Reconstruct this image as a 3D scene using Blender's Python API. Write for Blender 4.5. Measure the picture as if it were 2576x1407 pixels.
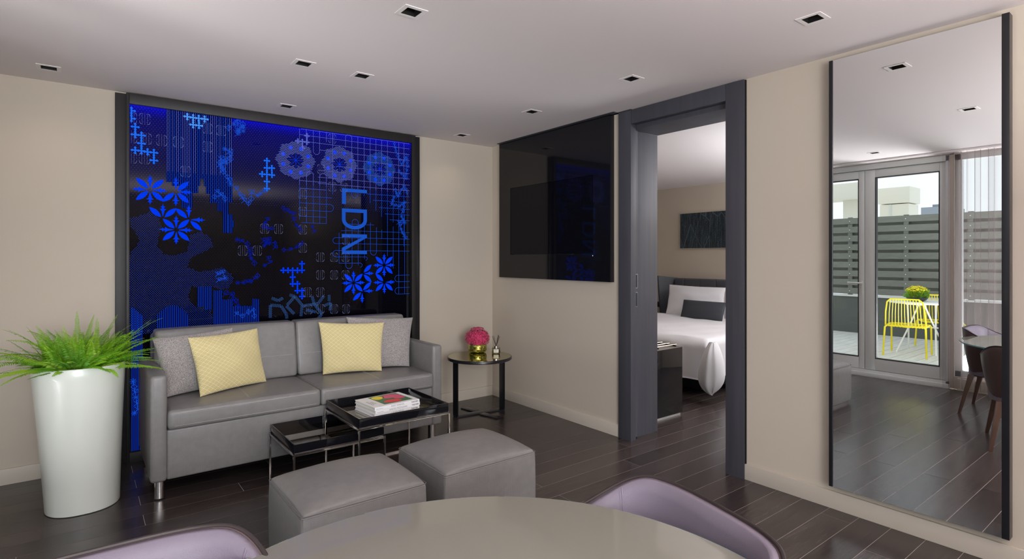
import bpy, bmesh, math, random
import numpy as np
from mathutils import Vector, Matrix
R_ = random.Random(7)
for o in list(bpy.data.objects): bpy.data.objects.remove(o)
SC = bpy.context.scene
COL = SC.collection
# ------------------------------------------------------------------ camera
CX, CY, CH = -3.221, -4.484, 1.355
YAW = math.radians(37.7)
cam = bpy.data.cameras.new('camera'); camo = bpy.data.objects.new('camera', cam); COL.objects.link(camo)
camo.location = (CX, CY, CH); camo.rotation_euler = (math.pi/2, 0, -YAW)
cam.sensor_width = 36; cam.lens = 1401/2576*36; cam.shift_y = -(703.5-649)/2576
cam.clip_start = .02; cam.clip_end = 200
SC.camera = camo
# ------------------------------------------------------------------ exposure, sky, lights
SC.view_settings.view_transform = 'Standard'; SC.view_settings.look = 'None'
SC.view_settings.gamma = 1; SC.view_settings.exposure = -0.13
SC.view_settings.use_curve_mapping = False
SC.cycles.use_denoising = True
SC.cycles.max_bounces = 10; SC.cycles.diffuse_bounces = 5; SC.cycles.glossy_bounces = 6
SC.cycles.transparent_max_bounces = 16; SC.cycles.transmission_bounces = 6
SC.cycles.sample_clamp_indirect = 6
SC.cycles.caustics_reflective = True; SC.cycles.caustics_refractive = False
w = bpy.data.worlds.new('sky'); SC.world = w; w.use_nodes = True
nt = w.node_tree; nt.nodes.clear()
tc = nt.nodes.new('ShaderNodeTexCoord'); nz = nt.nodes.new('ShaderNodeTexNoise'); nz.inputs['Scale'].default_value = 2.2
nz.inputs['Detail'].default_value = 5
cr = nt.nodes.new('ShaderNodeValToRGB'); cr.color_ramp.elements[0].position = .35; cr.color_ramp.elements[1].position = .7
cr.color_ramp.elements[0].color = (.66, .72, .80, 1); cr.color_ramp.elements[1].color = (.82, .86, .89, 1)
bg = nt.nodes.new('ShaderNodeBackground'); bg.inputs[1].default_value = 1.7
ou = nt.nodes.new('ShaderNodeOutputWorld')
nt.links.new(tc.outputs['Generated'], nz.inputs['Vector']); nt.links.new(nz.outputs['Fac'], cr.inputs[0])
nt.links.new(cr.outputs[0], bg.inputs[0]); nt.links.new(bg.outputs[0], ou.inputs[0])

def area(name, loc, target, sx, sy, power, col=(1, 1, 1), portal=False):
    l = bpy.data.lights.new(name, 'AREA'); l.shape = 'RECTANGLE'; l.size = sx; l.size_y = sy; l.energy = power; l.color = col
    o = bpy.data.objects.new(name, l); COL.objects.link(o); o.location = loc
    d = Vector(target)-Vector(loc); o.rotation_euler = d.to_track_quat('-Z', 'Y').to_euler()
    if portal: l.cycles.is_portal = True
    return o
area('portal_door', (-4.10, -1.88, 1.2), (0, -1.88, 1.2), 1.6, 2.2, 1, portal=True)
area('portal_window', (-4.10, -3.7, 1.2), (0, -3.7, 1.2), 1.8, 2.2, 1, portal=True)
area('portal_window_far', (-4.10, -5.7, 1.2), (0, -5.7, 1.2), 1.8, 2.2, 1, portal=True)
area('portal_bedroom', (2.1, -4.06, 1.2), (2.1, 0, 1.2), 2.6, 2.0, 1, portal=True)
# added fills unseen behind the camera: one by the far window, one facing up
sb1 = area('added_soft_fill', (-3.5, -6.9, 1.5), (-2.3, -1.2, .9), 1.6, 1.8, 72, (.88, .94, 1.0)); sb1.data.spread = math.radians(90)
area('added_ceiling_fill', (-1.9, -5.6, 1.62), (-1.9, -5.6, 2.45), 2.6, 1.4, 190, (1.0, .95, .95))
# added fill light lying unseen outside the glass, to lift the room and ceiling
area('added_deck_fill', (-4.62, -2.75, .01), (-4.45, -2.75, 1.0), .55, 3.4, 300, (.99, .97, 1.0))
area('added_bedroom_fill', (2.4, -3.1, 1.6), (2.4, -3.1, 2.39), 1.8, 1.4, 190, (.92, .96, 1.0))  # added fill light out of view, brightening the bedroom by way of its ceiling

# ------------------------------------------------------------------ helpers
FW = Vector((math.sin(YAW), math.cos(YAW), 0)); RT = Vector((math.cos(YAW), -math.sin(YAW), 0)); CM = Vector((CX, CY, CH))
def ray(x, y): return FW + RT*((x-1288)/1401) + Vector((0, 0, (649-y)/1401))
def onx(x, y, X): d = ray(x, y); return CM + d*((X-CX)/d.x)
def ony(x, y, Y): d = ray(x, y); return CM + d*((Y-CY)/d.y)
def onz(x, y, Z): d = ray(x, y); return CM + d*((Z-CH)/d.z)
def mir(p): return Vector((-.1-p.x, p.y, p.z))          # the real place of something read off the mirror

ORG = {}
def tag(o, label=None, cat=None, group=None, kind=None):
    if label: o['label'] = label
    if cat: o['category'] = cat
    if group: o['group'] = group
    if kind: o['kind'] = kind
    return o
def thing(name, label, cat, loc=(0, 0, 0), group=None):
    o = bpy.data.objects.new(name, None); COL.objects.link(o); o.location = loc; o.empty_display_size = .05
    ORG[o.name] = Vector(loc)
    return tag(o, label, cat, group)
def mesh_obj(name, me, m, parent=None, smooth=False, kind=None, label=None):
    me.name = name
    if m is not None:
        for mm in (m if isinstance(m, (list, tuple)) else [m]): me.materials.append(mm)
    o = bpy.data.objects.new(name, me); COL.objects.link(o)
    if parent is not None:
        org = ORG[parent.name]; ORG[o.name] = org
        if org.length > 0: me.transform(Matrix.Translation(-org))
        o.parent = parent
    else: ORG[o.name] = Vector((0, 0, 0))
    if smooth:
        me.polygons.foreach_set('use_smooth', [True]*len(me.polygons))
        if smooth != 'all':
            me.set_sharp_from_angle(angle=math.radians(40))
    if kind: o['kind'] = kind
    if label: o['label'] = label
    return o
class MB:
    def __init__(s): s.v = []; s.f = []; s.mi = []; s.uv = {}
    def add(s, vs, fs, mi=0):
        b = len(s.v); s.v += [tuple(p) for p in vs]; s.f += [tuple(b+i for i in f) for f in fs]; s.mi += [mi]*len(fs); return s
    def box(s, x0, x1, y0, y1, z0, z1, mi=0, M=None):
        x0, x1 = sorted((x0, x1)); y0, y1 = sorted((y0, y1)); z0, z1 = sorted((z0, z1))
        vs = [Vector((x, y, z)) for z in (z0, z1) for y in (y0, y1) for x in (x0, x1)]
        if M: vs = [M @ p for p in vs]
        return s.add(vs, [(0, 2, 3, 1), (4, 5, 7, 6), (0, 1, 5, 4), (2, 6, 7, 3), (0, 4, 6, 2), (1, 3, 7, 5)], mi)
    def quad(s, a, b, c, d, mi=0): return s.add([a, b, c, d], [(0, 1, 2, 3)], mi)
    def tube(s, pts, r, n=8, mi=0, caps=True, closed=False):
        pts = [Vector(p) for p in pts]; rr = r if isinstance(r, (list, tuple)) else [r]*len(pts)
        rings = []; N = len(pts); up = None
        for i, p in enumerate(pts):
            a = pts[(i-1) % N] if (closed or i > 0) else p; b = pts[(i+1) % N] if (closed or i < N-1) else p
            t = (b-a).normalized()
            if up is None: up = Vector((0, 0, 1)) if abs(t.z) < .9 else Vector((1, 0, 0))
            u = (up - t*up.dot(t)); 
            if u.length < 1e-4: u = t.orthogonal()
            u.normalize(); up = u; w_ = t.cross(u)
            rings.append([p + (u*math.cos(k*2*math.pi/n) + w_*math.sin(k*2*math.pi/n))*rr[i] for k in range(n)])
        vs = [q for rg in rings for q in rg]; fs = []
        for i in range(N if closed else N-1):
            for k in range(n):
                a = i*n+k; b = i*n+(k+1) % n; c = ((i+1) % N)*n+(k+1) % n; d = ((i+1) % N)*n+k
                fs.append((a, b, c, d))
        if caps and not closed: fs += [tuple(range(n))[::-1], tuple((N-1)*n+k for k in range(n))]
        return s.add(vs, fs, mi)
    def lathe(s, c, prof, n=32, mi=0, sx=1, sy=1, ex=1.0, cap=True):
        vs = []; c = Vector(c)
        for r, z in prof:
            for k in range(n):
                a = 2*math.pi*k/n; ca, sa = math.cos(a), math.sin(a)
                if ex != 1: ca = math.copysign(abs(ca)**ex, ca); sa = math.copysign(abs(sa)**ex, sa)
                vs.append(c+Vector((r*sx*ca, r*sy*sa, z)))
        fs = []
        for i in range(len(prof)-1):
            for k in range(n): fs.append((i*n+k, i*n+(k+1) % n, (i+1)*n+(k+1) % n, (i+1)*n+k))
        if cap and prof[0][0] > .0015: fs.append(tuple(range(n))[::-1])
        if cap and prof[-1][0] > .0015: fs.append(tuple((len(prof)-1)*n+k for k in range(n)))
        return s.add(vs, fs, mi)
    def prism(s, poly, z0, z1, mi=0):
        n = len(poly); return s.add([(x, y, z0) for x, y in poly]+[(x, y, z1) for x, y in poly],
            [tuple(range(n))[::-1], tuple(range(n, 2*n))]+[(k, (k+1) % n, n+(k+1) % n, n+k) for k in range(n)], mi)
    def soft(s, x0, x1, y0, y1, z0, z1, r, crown=0, m=6, belly=0, mi=0, warp=None):
        """a box with rounded edges and swelling faces"""
        L = (x1-x0, y1-y0, z1-z0)
        def coords(l):
            e = [0, .06*r, .25*r, .55*r, r]; inner = [r+(l-2*r)*k/m for k in range(1, m)]
            return e+inner+[l-q for q in e[::-1]]
        cs = [coords(l) for l in L]; idx = {}; vs = []
        def V(p):
            k = tuple(round(q, 6) for q in p)
            if k not in idx:
                c = [min(max(p[i], r), L[i]-r) for i in range(3)]; d = Vector([p[i]-c[i] for i in range(3)])
                if d.length > 1e-9: d = d.normalized()*r
                q = Vector(c)+d
                u = 2*p[0]/L[0]-1; v = 2*p[1]/L[1]-1; t = p[2]/L[2]
                g = (1-u*u)*(1-v*v)
                if crown and t > .5: q.z += crown*max(g, 0)**.6*(2*t-1)
                if belly: 
                    h = 1-(2*t-1)**2; q.x += belly*h*u*(1-.5*v*v); q.y += belly*h*v*(1-.5*u*u)
                q += Vector((x0, y0, z0))
                if warp: q = warp(q)
                idx[k] = len(vs); vs.append(q)
            return idx[k]
        fs = []
        for ax in range(3):
            b, c = (ax+1) % 3, (ax+2) % 3
            for side in (0, 1):
                for i in range(len(cs[b])-1):
                    for j in range(len(cs[c])-1):
                        q = []
                        for (di, dj) in ((0, 0), (1, 0), (1, 1), (0, 1)):
                            p = [0, 0, 0]; p[ax] = L[ax]*side; p[b] = cs[b][i+di]; p[c] = cs[c][j+dj]; q.append(V(p))
                        if not side: q = q[::-1]
                        fs.append(tuple(q))
        return s.add(vs, fs, mi)
    def build(s, name, m, parent=None, smooth=False, kind=None, label=None, bevel=0):
        me = bpy.data.meshes.new(name); me.from_pydata(s.v, [], s.f)
        me.polygons.foreach_set('material_index', s.mi)
        if bevel:
            bm = bmesh.new(); bm.from_mesh(me)
            bmesh.ops.remove_doubles(bm, verts=bm.verts, dist=1e-6)
            bmesh.ops.bevel(bm, geom=[e for e in bm.edges if len(e.link_faces) == 2 and e.calc_face_angle(0) > .5], offset=bevel, segments=2, affect='EDGES', profile=.6)
            bm.to_mesh(me); bm.free(); smooth = smooth or True
        me.update()
        return mesh_obj(name, me, m, parent, smooth, kind, label)
def bx(name, m, parent, *a, bevel=0, kind=None, label=None): return MB().box(*a).build(name, m, parent, bevel=bevel, kind=kind, label=label)
def structure(name, mb, m, **k): return mb.build(name, m, None, kind='structure', **k)
def copy_tree(o, parent=None):
    c = o.copy(); COL.objects.link(c); c.parent = parent; ORG[c.name] = ORG[o.name]
    for ch in list(o.children): copy_tree(ch, c)
    return c

# ------------------------------------------------------------------ materials
def srgb(r, g, b): return tuple(((c/255)/12.92 if c/255 <= .04045 else ((c/255+.055)/1.055)**2.4) for c in (r, g, b))
def mat(name, col, rough=.5, metal=0, bump=None, vary=None, coat=0, spec=.5, sheen=0, trans=0, ior=1.45, coord='Object'):
    """bump=(scale,strength,detail); vary=(scale,amount,stretch)"""
    m = bpy.data.materials.new(name); m.use_nodes = True; nt = m.node_tree; b = nt.nodes['Principled BSDF']
    b.inputs['Base Color'].default_value = (*col, 1); b.inputs['Roughness'].default_value = rough; b.inputs['Metallic'].default_value = metal
    b.inputs['Coat Weight'].default_value = coat; b.inputs['Coat Roughness'].default_value = .03; b.inputs['Specular IOR Level'].default_value = spec
    b.inputs['Sheen Weight'].default_value = sheen; b.inputs['Transmission Weight'].default_value = trans; b.inputs['IOR'].default_value = ior
    tcn = nt.nodes.new('ShaderNodeTexCoord')
    if vary:
        mp = nt.nodes.new('ShaderNodeMapping'); mp.inputs['Scale'].default_value = vary[2] if len(vary) > 2 else (1, 1, 1)
        n = nt.nodes.new('ShaderNodeTexNoise'); n.inputs['Scale'].default_value = vary[0]; n.inputs['Detail'].default_value = 5
        nt.links.new(tcn.outputs[coord], mp.inputs[0]); nt.links.new(mp.outputs[0], n.inputs['Vector'])
        mr = nt.nodes.new('ShaderNodeMapRange'); mr.inputs[1].default_value = .3; mr.inputs[2].default_value = .7
        mr.inputs[3].default_value = 1-vary[1]; mr.inputs[4].default_value = 1+vary[1]
        nt.links.new(n.outputs['Fac'], mr.inputs[0])
        mx = nt.nodes.new('ShaderNodeVectorMath'); mx.operation = 'SCALE'; mx.inputs[0].default_value = col
        nt.links.new(mr.outputs[0], mx.inputs['Scale']); nt.links.new(mx.outputs[0], b.inputs['Base Color'])
    if bump:
        n = nt.nodes.new('ShaderNodeTexNoise'); n.inputs['Scale'].default_value = bump[0]; n.inputs['Detail'].default_value = bump[2] if len(bump) > 2 else 3
        nt.links.new(tcn.outputs[coord], n.inputs['Vector'])
        bp = nt.nodes.new('ShaderNodeBump'); bp.inputs['Strength'].default_value = bump[1]; bp.inputs['Distance'].default_value = .002
        nt.links.new(n.outputs['Fac'], bp.inputs['Height']); nt.links.new(bp.outputs[0], b.inputs['Normal'])
    return m
def emit(name, col, s=1.0):
    m = bpy.data.materials.new(name); m.use_nodes = True; nt = m.node_tree; nt.nodes.clear()
    e = nt.nodes.new('ShaderNodeEmission'); e.inputs[0].default_value = (*col, 1); e.inputs[1].default_value = s
    o = nt.nodes.new('ShaderNodeOutputMaterial'); nt.links.new(e.outputs[0], o.inputs[0]); return m
def thin_glass(name, tint=(1, 1, 1), ior=1.45, rough=0.0, extra=0):
    m = bpy.data.materials.new(name); m.use_nodes = True; nt = m.node_tree; nt.nodes.clear()
    t = nt.nodes.new('ShaderNodeBsdfTransparent'); t.inputs[0].default_value = (*tint, 1)
    g = nt.nodes.new('ShaderNodeBsdfGlossy'); g.inputs['Roughness'].default_value = rough
    f = nt.nodes.new('ShaderNodeFresnel'); f.inputs[0].default_value = ior
    x = nt.nodes.new('ShaderNodeMixShader'); o = nt.nodes.new('ShaderNodeOutputMaterial')
    nt.links.new(f.outputs[0], x.inputs[0]); nt.links.new(t.outputs[0], x.inputs[1]); nt.links.new(g.outputs[0], x.inputs[2]); nt.links.new(x.outputs[0], o.inputs[0])
    return m
M = {}
M['wall'] = mat('wall_paint', srgb(191, 180, 165), .75, bump=(180, .06, 2), vary=(.7, .02))
M['ceiling'] = mat('ceiling_paint', srgb(219, 211, 211), .8, bump=(150, .04, 2))
M['skirting'] = mat('skirting_paint', srgb(193, 184, 170), .45)
M['frame_dark'] = mat('dark_laminate', srgb(66, 66, 73), .5, bump=(260, .1, 4), vary=(30, .12, (1, 1, .05)))
M['frame_panel'] = mat('black_brown_laminate', srgb(36, 32, 32), .5, vary=(30, .15, (1, 1, .05)))
M['black_gloss'] = mat('black_lacquer', (.006, .006, .008), .05, spec=.5)
M['black_metal'] = mat('black_metal', (.012, .012, .015), .28)
M['black_matt'] = mat('black_matt', (.004, .004, .004), .6)
M['chrome'] = mat('chrome', (.78, .76, .74), .12, 1)
M['dull_steel'] = mat('dull_steel', (.28, .28, .29), .45, 1)
M['steel'] = mat('brushed_steel', (.78, .77, .75), .4, .8)
M['white_paint'] = mat('white_enamel', (.8, .78, .76), .4)
M['lamp_trim'] = mat('lamp_trim', srgb(222, 216, 214), .5)
M['mirror'] = mat('mirror_silver', (.90, .92, .92), 0.0, 1)
M['smoked_mirror'] = mat('smoked_mirror', (.42, .39, .34), .015, 1)
M['white_ceramic'] = mat('white_gloss_planter', srgb(212, 216, 208), .3, coat=.12)
M['soil'] = mat('soil', (.02, .013, .008), .9, bump=(60, .8))
M['glass'] = thin_glass('window_glass', (.97, .98, .97))
M['aluminium'] = mat('grey_aluminium', srgb(205, 208, 207), .4, .1)
M['gasket'] = mat('rubber_gasket', (.01, .01, .01), .6)

def wood_floor():
    m = bpy.data.materials.new('dark_oak_plank'); m.use_nodes = True; nt = m.node_tree; b = nt.nodes['Principled BSDF']
    tcn = nt.nodes.new('ShaderNodeTexCoord'); oi = nt.nodes.new('ShaderNodeObjectInfo')
    ad = nt.nodes.new('ShaderNodeVectorMath'); ad.operation = 'MULTIPLY_ADD'; ad.inputs[1].default_value = (1, 1, 1)
    cb = nt.nodes.new('ShaderNodeCombineXYZ'); ml = nt.nodes.new('ShaderNodeMath'); ml.operation = 'MULTIPLY'; ml.inputs[1].default_value = 37
    nt.links.new(oi.outputs['Random'], ml.inputs[0]); nt.links.new(ml.outputs[0], cb.inputs[0]); nt.links.new(ml.outputs[0], cb.inputs[1])
    nt.links.new(tcn.outputs['Object'], ad.inputs[0]); nt.links.new(cb.outputs[0], ad.inputs[2])
    mp = nt.nodes.new('ShaderNodeMapping'); mp.inputs['Scale'].default_value = (1.6, 22, 1)
    n = nt.nodes.new('ShaderNodeTexNoise'); n.inputs['Scale'].default_value = 3.2; n.inputs['Detail'].default_value = 8; n.inputs['Distortion'].default_value = 1.1
    nt.links.new(ad.outputs[0], mp.inputs[0]); nt.links.new(mp.outputs[0], n.inputs['Vector'])
    r = nt.nodes.new('ShaderNodeValToRGB'); r.color_ramp.elements[0].position = .3; r.color_ramp.elements[1].position = .72
    r.color_ramp.elements[0].color = (.022, .016, .015, 1); r.color_ramp.elements[1].color = (.062, .048, .045, 1)
    nt.links.new(n.outputs['Fac'], r.inputs[0])
    mr = nt.nodes.new('ShaderNodeMapRange'); mr.inputs[3].default_value = .75; mr.inputs[4].default_value = 1.3
    nt.links.new(oi.outputs['Random'], mr.inputs[0])
    sc = nt.nodes.new('ShaderNodeVectorMath'); sc.operation = 'SCALE'; nt.links.new(r.outputs[0], sc.inputs[0]); nt.links.new(mr.outputs[0], sc.inputs['Scale'])
    nt.links.new(sc.outputs[0], b.inputs['Base Color'])
    b.inputs['Roughness'].default_value = .25; b.inputs['Specular IOR Level'].default_value = .55
    bp = nt.nodes.new('ShaderNodeBump'); bp.inputs['Strength'].default_value = .18; bp.inputs['Distance'].default_value = .001
    nt.links.new(n.outputs['Fac'], bp.inputs['Height']); nt.links.new(bp.outputs[0], b.inputs['Normal'])
    return m
M['plank'] = wood_floor()
M['plank_joint'] = mat('plank_joint', srgb(170, 156, 150), .5)  # pale joint colour stands in for light caught on the plank bevels

# ------------------------------------------------------------------ room shell
HC = 2.45; T = .33
# floor
structure('floor', MB().box(-4.0, 0.0, -7.5, 0, -.12, -.0008).box(0.0, 3.75, -4.05, 1.35, -.12, -.0008), M['plank_joint'])
floor = bpy.data.objects['floor']
def plank(x0, x1, y0, y1):
    g = .0013
    MB().box(x0+g, x1-g, y0+g, y1-g, -.02, 0).build('plank', M['plank'], floor)
W_, L_ = .145, 1.9
for k in range(-10, 47):
    yt = -.683+.145*4 - W_*k; yb = yt-W_        # row between yb..yt
    joint0 = -2.965 if k % 2 == 0 else -2.965+.95+.23*((k*7) % 5-2)
    a, b = -4.0, 3.75
    if yb < 0 < yt:
        for q in range(4): plank(T+.85*q, min(T+.85*(q+1), b), 0.0, yt)
        yt = 0.0
    elif yt > 0.02: a = .0
    if yb < -4.05: b = 0
    y1 = min(yt, 1.35); y0 = max(yb, -7.5)
    if y1-y0 < .02: continue
    xs = [a]+[joint0+L_*j for j in range(-3, 6) if a+.08 < joint0+L_*j < b-.08]+[b]
    for i in range(len(xs)-1): plank(xs[i], xs[i+1], y0, y1)

# walls
structure('wall_back', MB().box(-4.12, T, 0, .12, 0, HC+.2), M['wall'])
yj0, yj1, yj2, yj3 = -1.655, -1.775, -2.537, -2.66
structure('wall_right', MB().box(0, T, yj0, 0, 0, HC+.2).box(0, T, -7.5, yj3, 0, HC+.2).box(0, T, yj3, yj0, HC-.005, HC+.2), M['wall'])
structure('wall_front', MB().box(-4.12, T, -7.62, -7.5, 0, HC+.2), M['wall'])
MBw = MB(); XL = -4.0; XO = -4.14
for a, b in ((0, -1.08), (-2.69, -2.725), (-4.62, -4.80), (-6.60, -7.5)): MBw.box(XO, XL, b, a, 0, HC+.2)
MBw.box(XO, XL, -7.5, 0, 2.425, HC+.2); MBw.box(XO, XL, -4.62, -2.725, 0, .13); MBw.box(XO, XL, -6.6, -4.8, 0, .13)
structure('wall_left', MBw, M['wall'])
# bedroom shell
XB = 3.75; HB = 2.39
structure('wall_bedroom_head', MB().box(XB, XB+.12, -4.05, 1.35, 0, 2.6), M['wall'])
structure('wall_bedroom_far', MB().box(T, XB, 1.35, 1.45, 0, 2.6), M['wall'])
structure('wall_bedroom_window', MB().box(T, .75, -4.15, -4.05, 0, 2.6).box(3.45, XB, -4.15, -4.05, 0, 2.6).box(.75, 3.45, -4.15, -4.05, 0, .15).box(.75, 3.45, -4.15, -4.05, 2.25, 2.6), M['wall'])
structure('wall_bedroom_entry', MB().box(T-.12, T, .12, 1.35, 0, 2.6), M['wall'])

# ceiling with square holes for the downlights
LAMPS = [(-2.06, -2.25, 'square recessed ceiling downlight with a gold reflector nearest the camera'),
 (-2.233, -1.285, 'left one of the pair of square ceiling downlights in front of the blue panel'),
 (-1.888, -1.285, 'right one of the pair of square ceiling downlights in front of the blue panel'),
 (-2.053, -.311, 'square ceiling downlight close above the middle of the blue panel'),
 (-3.37, -.317, 'square ceiling downlight in the far left corner above the fern'),
 (-.565, -2.24, 'square ceiling downlight in front of the bedroom doorway'),
 (-.555, -1.277, 'square ceiling downlight in front of the wall television'),
 (-.54, -.283, 'square ceiling downlight in the corner above the round side table'),
 (-.575, -3.31, 'square ceiling downlight in front of the tall mirror'),
 (-2.04, -3.30, 'square ceiling downlight seen only in the mirror, right of the other ones'),
 (-3.41, -2.205, 'square ceiling downlight seen in the mirror just before the glass doors')]
hs = .036
def holed(x0, x1, y0, y1, z, holes, zt):
    mb = MB(); xs = sorted({x0, x1, *[h[0]-hs for h in holes], *[h[0]+hs for h in holes]}); ys = sorted({y0, y1, *[h[1]-hs for h in holes], *[h[1]+hs for h in holes]})
    for i in range(len(xs)-1):
        for j in range(len(ys)-1):
            cx, cy = (xs[i]+xs[i+1])/2, (ys[j]+ys[j+1])/2
            if any(abs(cx-h[0]) < hs and abs(cy-h[1]) < hs for h in holes): continue
            mb.quad((xs[i], ys[j], z), (xs[i], ys[j+1], z), (xs[i+1], ys[j+1], z), (xs[i+1], ys[j], z))
    mb.box(x0, x1, y0, y1, zt, zt+.05)
    return mb
structure('ceiling', holed(-4.0, 0, -7.5, 0, HC, [l[:2] for l in LAMPS], HC+.15), M['ceiling'])
BL = [(.90, -2.18), (2.4, -2.3), (1.6, -.6)]
structure('ceiling_bedroom', holed(T, XB, -4.05, 1.35, HB, BL, HB+.15), M['ceiling'])
M['gold'] = mat('gold_reflector', (.75, .48, .16), .25, 1)
M['lampglow'] = emit('lamp_glow', (1.0, .62, .25), 1.2)
def downlight(x, y, z, label, power, group=None):
    t = thing('downlight', label, 'light', (x, y, z), group)
    o = .055; i = hs; d = .003
    MB().box(x-o, x+o, y+i, y+o, z-d, z).box(x-o, x+o, y-o, y-i, z-d, z).box(x-o, x-i, y-i, y+i, z-d, z).box(x+i, x+o, y-i, y+i, z-d, z).build('trim', M['lamp_trim'], t)
    h = MB(); 
    for a in ((x-i, x-i+.002, y-i, y+i, z-.002, z+.07), (x+i-.002, x+i, y-i, y+i, z-.002, z+.07), (x-i, x+i, y-i, y-i+.002, z-.002, z+.07), (x-i, x+i, y+i-.002, y+i, z-.002, z+.07), (x-i, x+i, y-i, y+i, z+.07, z+.073)): h.box(*a)
    h.build('housing', M['black_matt'], t)
    MB().lathe((x, y, z), [(.026, .03), (.024, .045), (.014, .066)], 20, cap=False).build('reflector', M['gold'], t, smooth=True)
    MB().lathe((x, y, z), [(.014, .060), (.001, .060)], 16).build('lamp', M['lampglow'], t)
    l = bpy.data.lights.new('downlight_beam', 'SPOT'); l.energy = power; l.spot_size = math.radians(125); l.spot_blend = .9; l.shadow_soft_size = .05; l.color = (1, .88, .74)
    lo = bpy.data.objects.new('downlight_beam', l); COL.objects.link(lo); lo.location = (0, 0, -.012); lo.parent = t
    return t
for x, y, lb in LAMPS:
    downlight(x, y, HC, lb, 3)
for k, (x, y) in enumerate(BL): downlight(x, y, HB, ['square ceiling downlight just inside the bedroom doorway', 'square bedroom ceiling downlight beyond the foot of the bed', 'square bedroom ceiling downlight above the black console'][k], 9)

# skirtings
sk = .014
structure('baseboard_back', MB().box(-4.0, -3.05, -sk, 0, 0, .095).box(-.818, 0, -sk, 0, 0, .095), M['skirting'], bevel=.002)
structure('baseboard_right', MB().box(-sk, 0, yj0, -sk, 0, .095).box(-sk, 0, -7.5, yj3, 0, .095), M['skirting'], bevel=.002)
structure('baseboard_left', MB().box(-4.0, -4.0+sk, -1.08, -sk, 0, .095).box(-4.0, -3.965, -4.62, -2.76, 0, .12).box(-4.0, -3.965, -7.5, -4.8, 0, .12), M['skirting'], bevel=.002)
structure('baseboard_bedroom', MB().box(XB-sk, XB, -4.05, 1.35, 0, .095).box(T, XB, 1.35-sk, 1.35, 0, .095), M['skirting'])

# flat dark strip painting the shade of a ceiling slot above the television wall
structure('trim_1', MB().box(-.075, -.002, -1.655, -.175, HC-.004, HC-.0005).box(-.03, .0, -1.78, -1.6, HC-.004, HC-.0005), M['frame_dark'])
# doorway lining: jambs, head, pocket
d1 = MB().box(-.022, .035, yj1, yj0, 0, HC-.004)
dd = thing('doorway_lining', 'dark grey laminate doorway lining with a pocket slot, between television and mirror', 'door frame', (0, -2.15, 0))
d1.build('jamb', M['frame_dark'], dd, bevel=.0015)
MB().box(.10, T+.01, yj1+.04, yj0, 0, 2.31).build('jamb_lining', M['frame_dark'], dd, bevel=.0015)
MB().box(.035, .10, yj1+.09, yj0, 0, HC-.01).build('pocket_back', M['black_matt'], dd)
MB().box(-.022, T+.01, yj3, yj2, 0, HC-.004).build('jamb', M['frame_dark'], dd, bevel=.0015)
MB().box(-.020, .035, yj2+.0015, yj1-.0015, 2.343, HC-.004).build('head_board', M['frame_dark'], dd, bevel=.0015)
MB().box(.037, T+.01, yj2+.0015, yj1+.04, 2.31, HC-.01).build('head_lining', M['frame_dark'], dd, bevel=.0015)
MB().box(-.012, -.001, yj3-.006, yj3, 0, HC-.006).build('shadow_gap', M['black_matt'], dd)
sd = thing('sliding_door', 'edge of the dark sliding door inside the doorway pocket, with a chrome flush pull', 'door', (.067, yj1+.045, 0))
MB().box(.048, .088, yj1+.028, yj0-.0, .01, 2.33).build('leaf', M['frame_dark'], sd)
hd = MB()
for z0, z1 in ((1.125, 1.235), (.985, 1.10)):
    hd.box(.052, .056, yj1+.022, yj1+.028, z0, z1).box(.078, .082, yj1+.022, yj1+.028, z0, z1).box(.052, .082, yj1+.022, yj1+.028, z0, z0+.008).box(.052, .082, yj1+.022, yj1+.028, z1-.008, z1)
hd.build('edge_pull', M['dull_steel'], sd)
MB().box(.101, .104, yj1+.037, yj1+.041, 1.13, 1.235).build('strike_plate', M['dull_steel'], dd)
# ------------------------------------------------------------------ blue illuminated panel on the back wall
PY = -.012
pan = thing('illuminated_panel', 'tall dark glass wall panel with glowing blue etched flowers, crosses and lettering behind the sofa', 'wall panel', (-1.93, 0, 0))
def glow_glass():
    m = bpy.data.materials.new('edge_lit_black_glass'); m.use_nodes = True; nt = m.node_tree; b = nt.nodes['Principled BSDF']
    b.inputs['Base Color'].default_value = (.002, .002, .004, 1); b.inputs['Roughness'].default_value = .02; b.inputs['IOR'].default_value = 1.22
    tcn = nt.nodes.new('ShaderNodeTexCoord'); sp = nt.nodes.new('ShaderNodeSeparateXYZ'); nt.links.new(tcn.outputs['Object'], sp.inputs[0])
    def ramp(inp, a, bb, e):
        r = nt.nodes.new('ShaderNodeMapRange'); r.inputs[1].default_value = a; r.inputs[2].default_value = bb; nt.links.new(inp, r.inputs[0])
        p = nt.nodes.new('ShaderNodeMath'); p.operation = 'POWER'; p.inputs[1].default_value = e; nt.links.new(r.outputs[0], p.inputs[0]); return p.outputs[0]
    top = ramp(sp.outputs['Z'], 1.55, 2.38, 2.0)      # the LED strip runs along the top edge of the glass
    tip = ramp(sp.outputs['Z'], 2.28, 2.38, 2.0)
    s1 = nt.nodes.new('ShaderNodeMath'); s1.operation = 'MULTIPLY_ADD'; s1.inputs[1].default_value = .16; s1.inputs[2].default_value = .0; nt.links.new(top, s1.inputs[0])
    s2 = nt.nodes.new('ShaderNodeMath'); s2.operation = 'MULTIPLY_ADD'; s2.inputs[1].default_value = .45; nt.links.new(tip, s2.inputs[0]); nt.links.new(s1.outputs[0], s2.inputs[2])
    b.inputs['Emission Color'].default_value = (.0, .0, 1, 1); nt.links.new(s2.outputs[0], b.inputs['Emission Strength'])
    return m
M['led_glass'] = glow_glass()
bx('glass_sheet', M['led_glass'], pan, -2.975, -.90, PY, -.002, .066, 2.376)
fz0, fz1 = .066, 2.374
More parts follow.
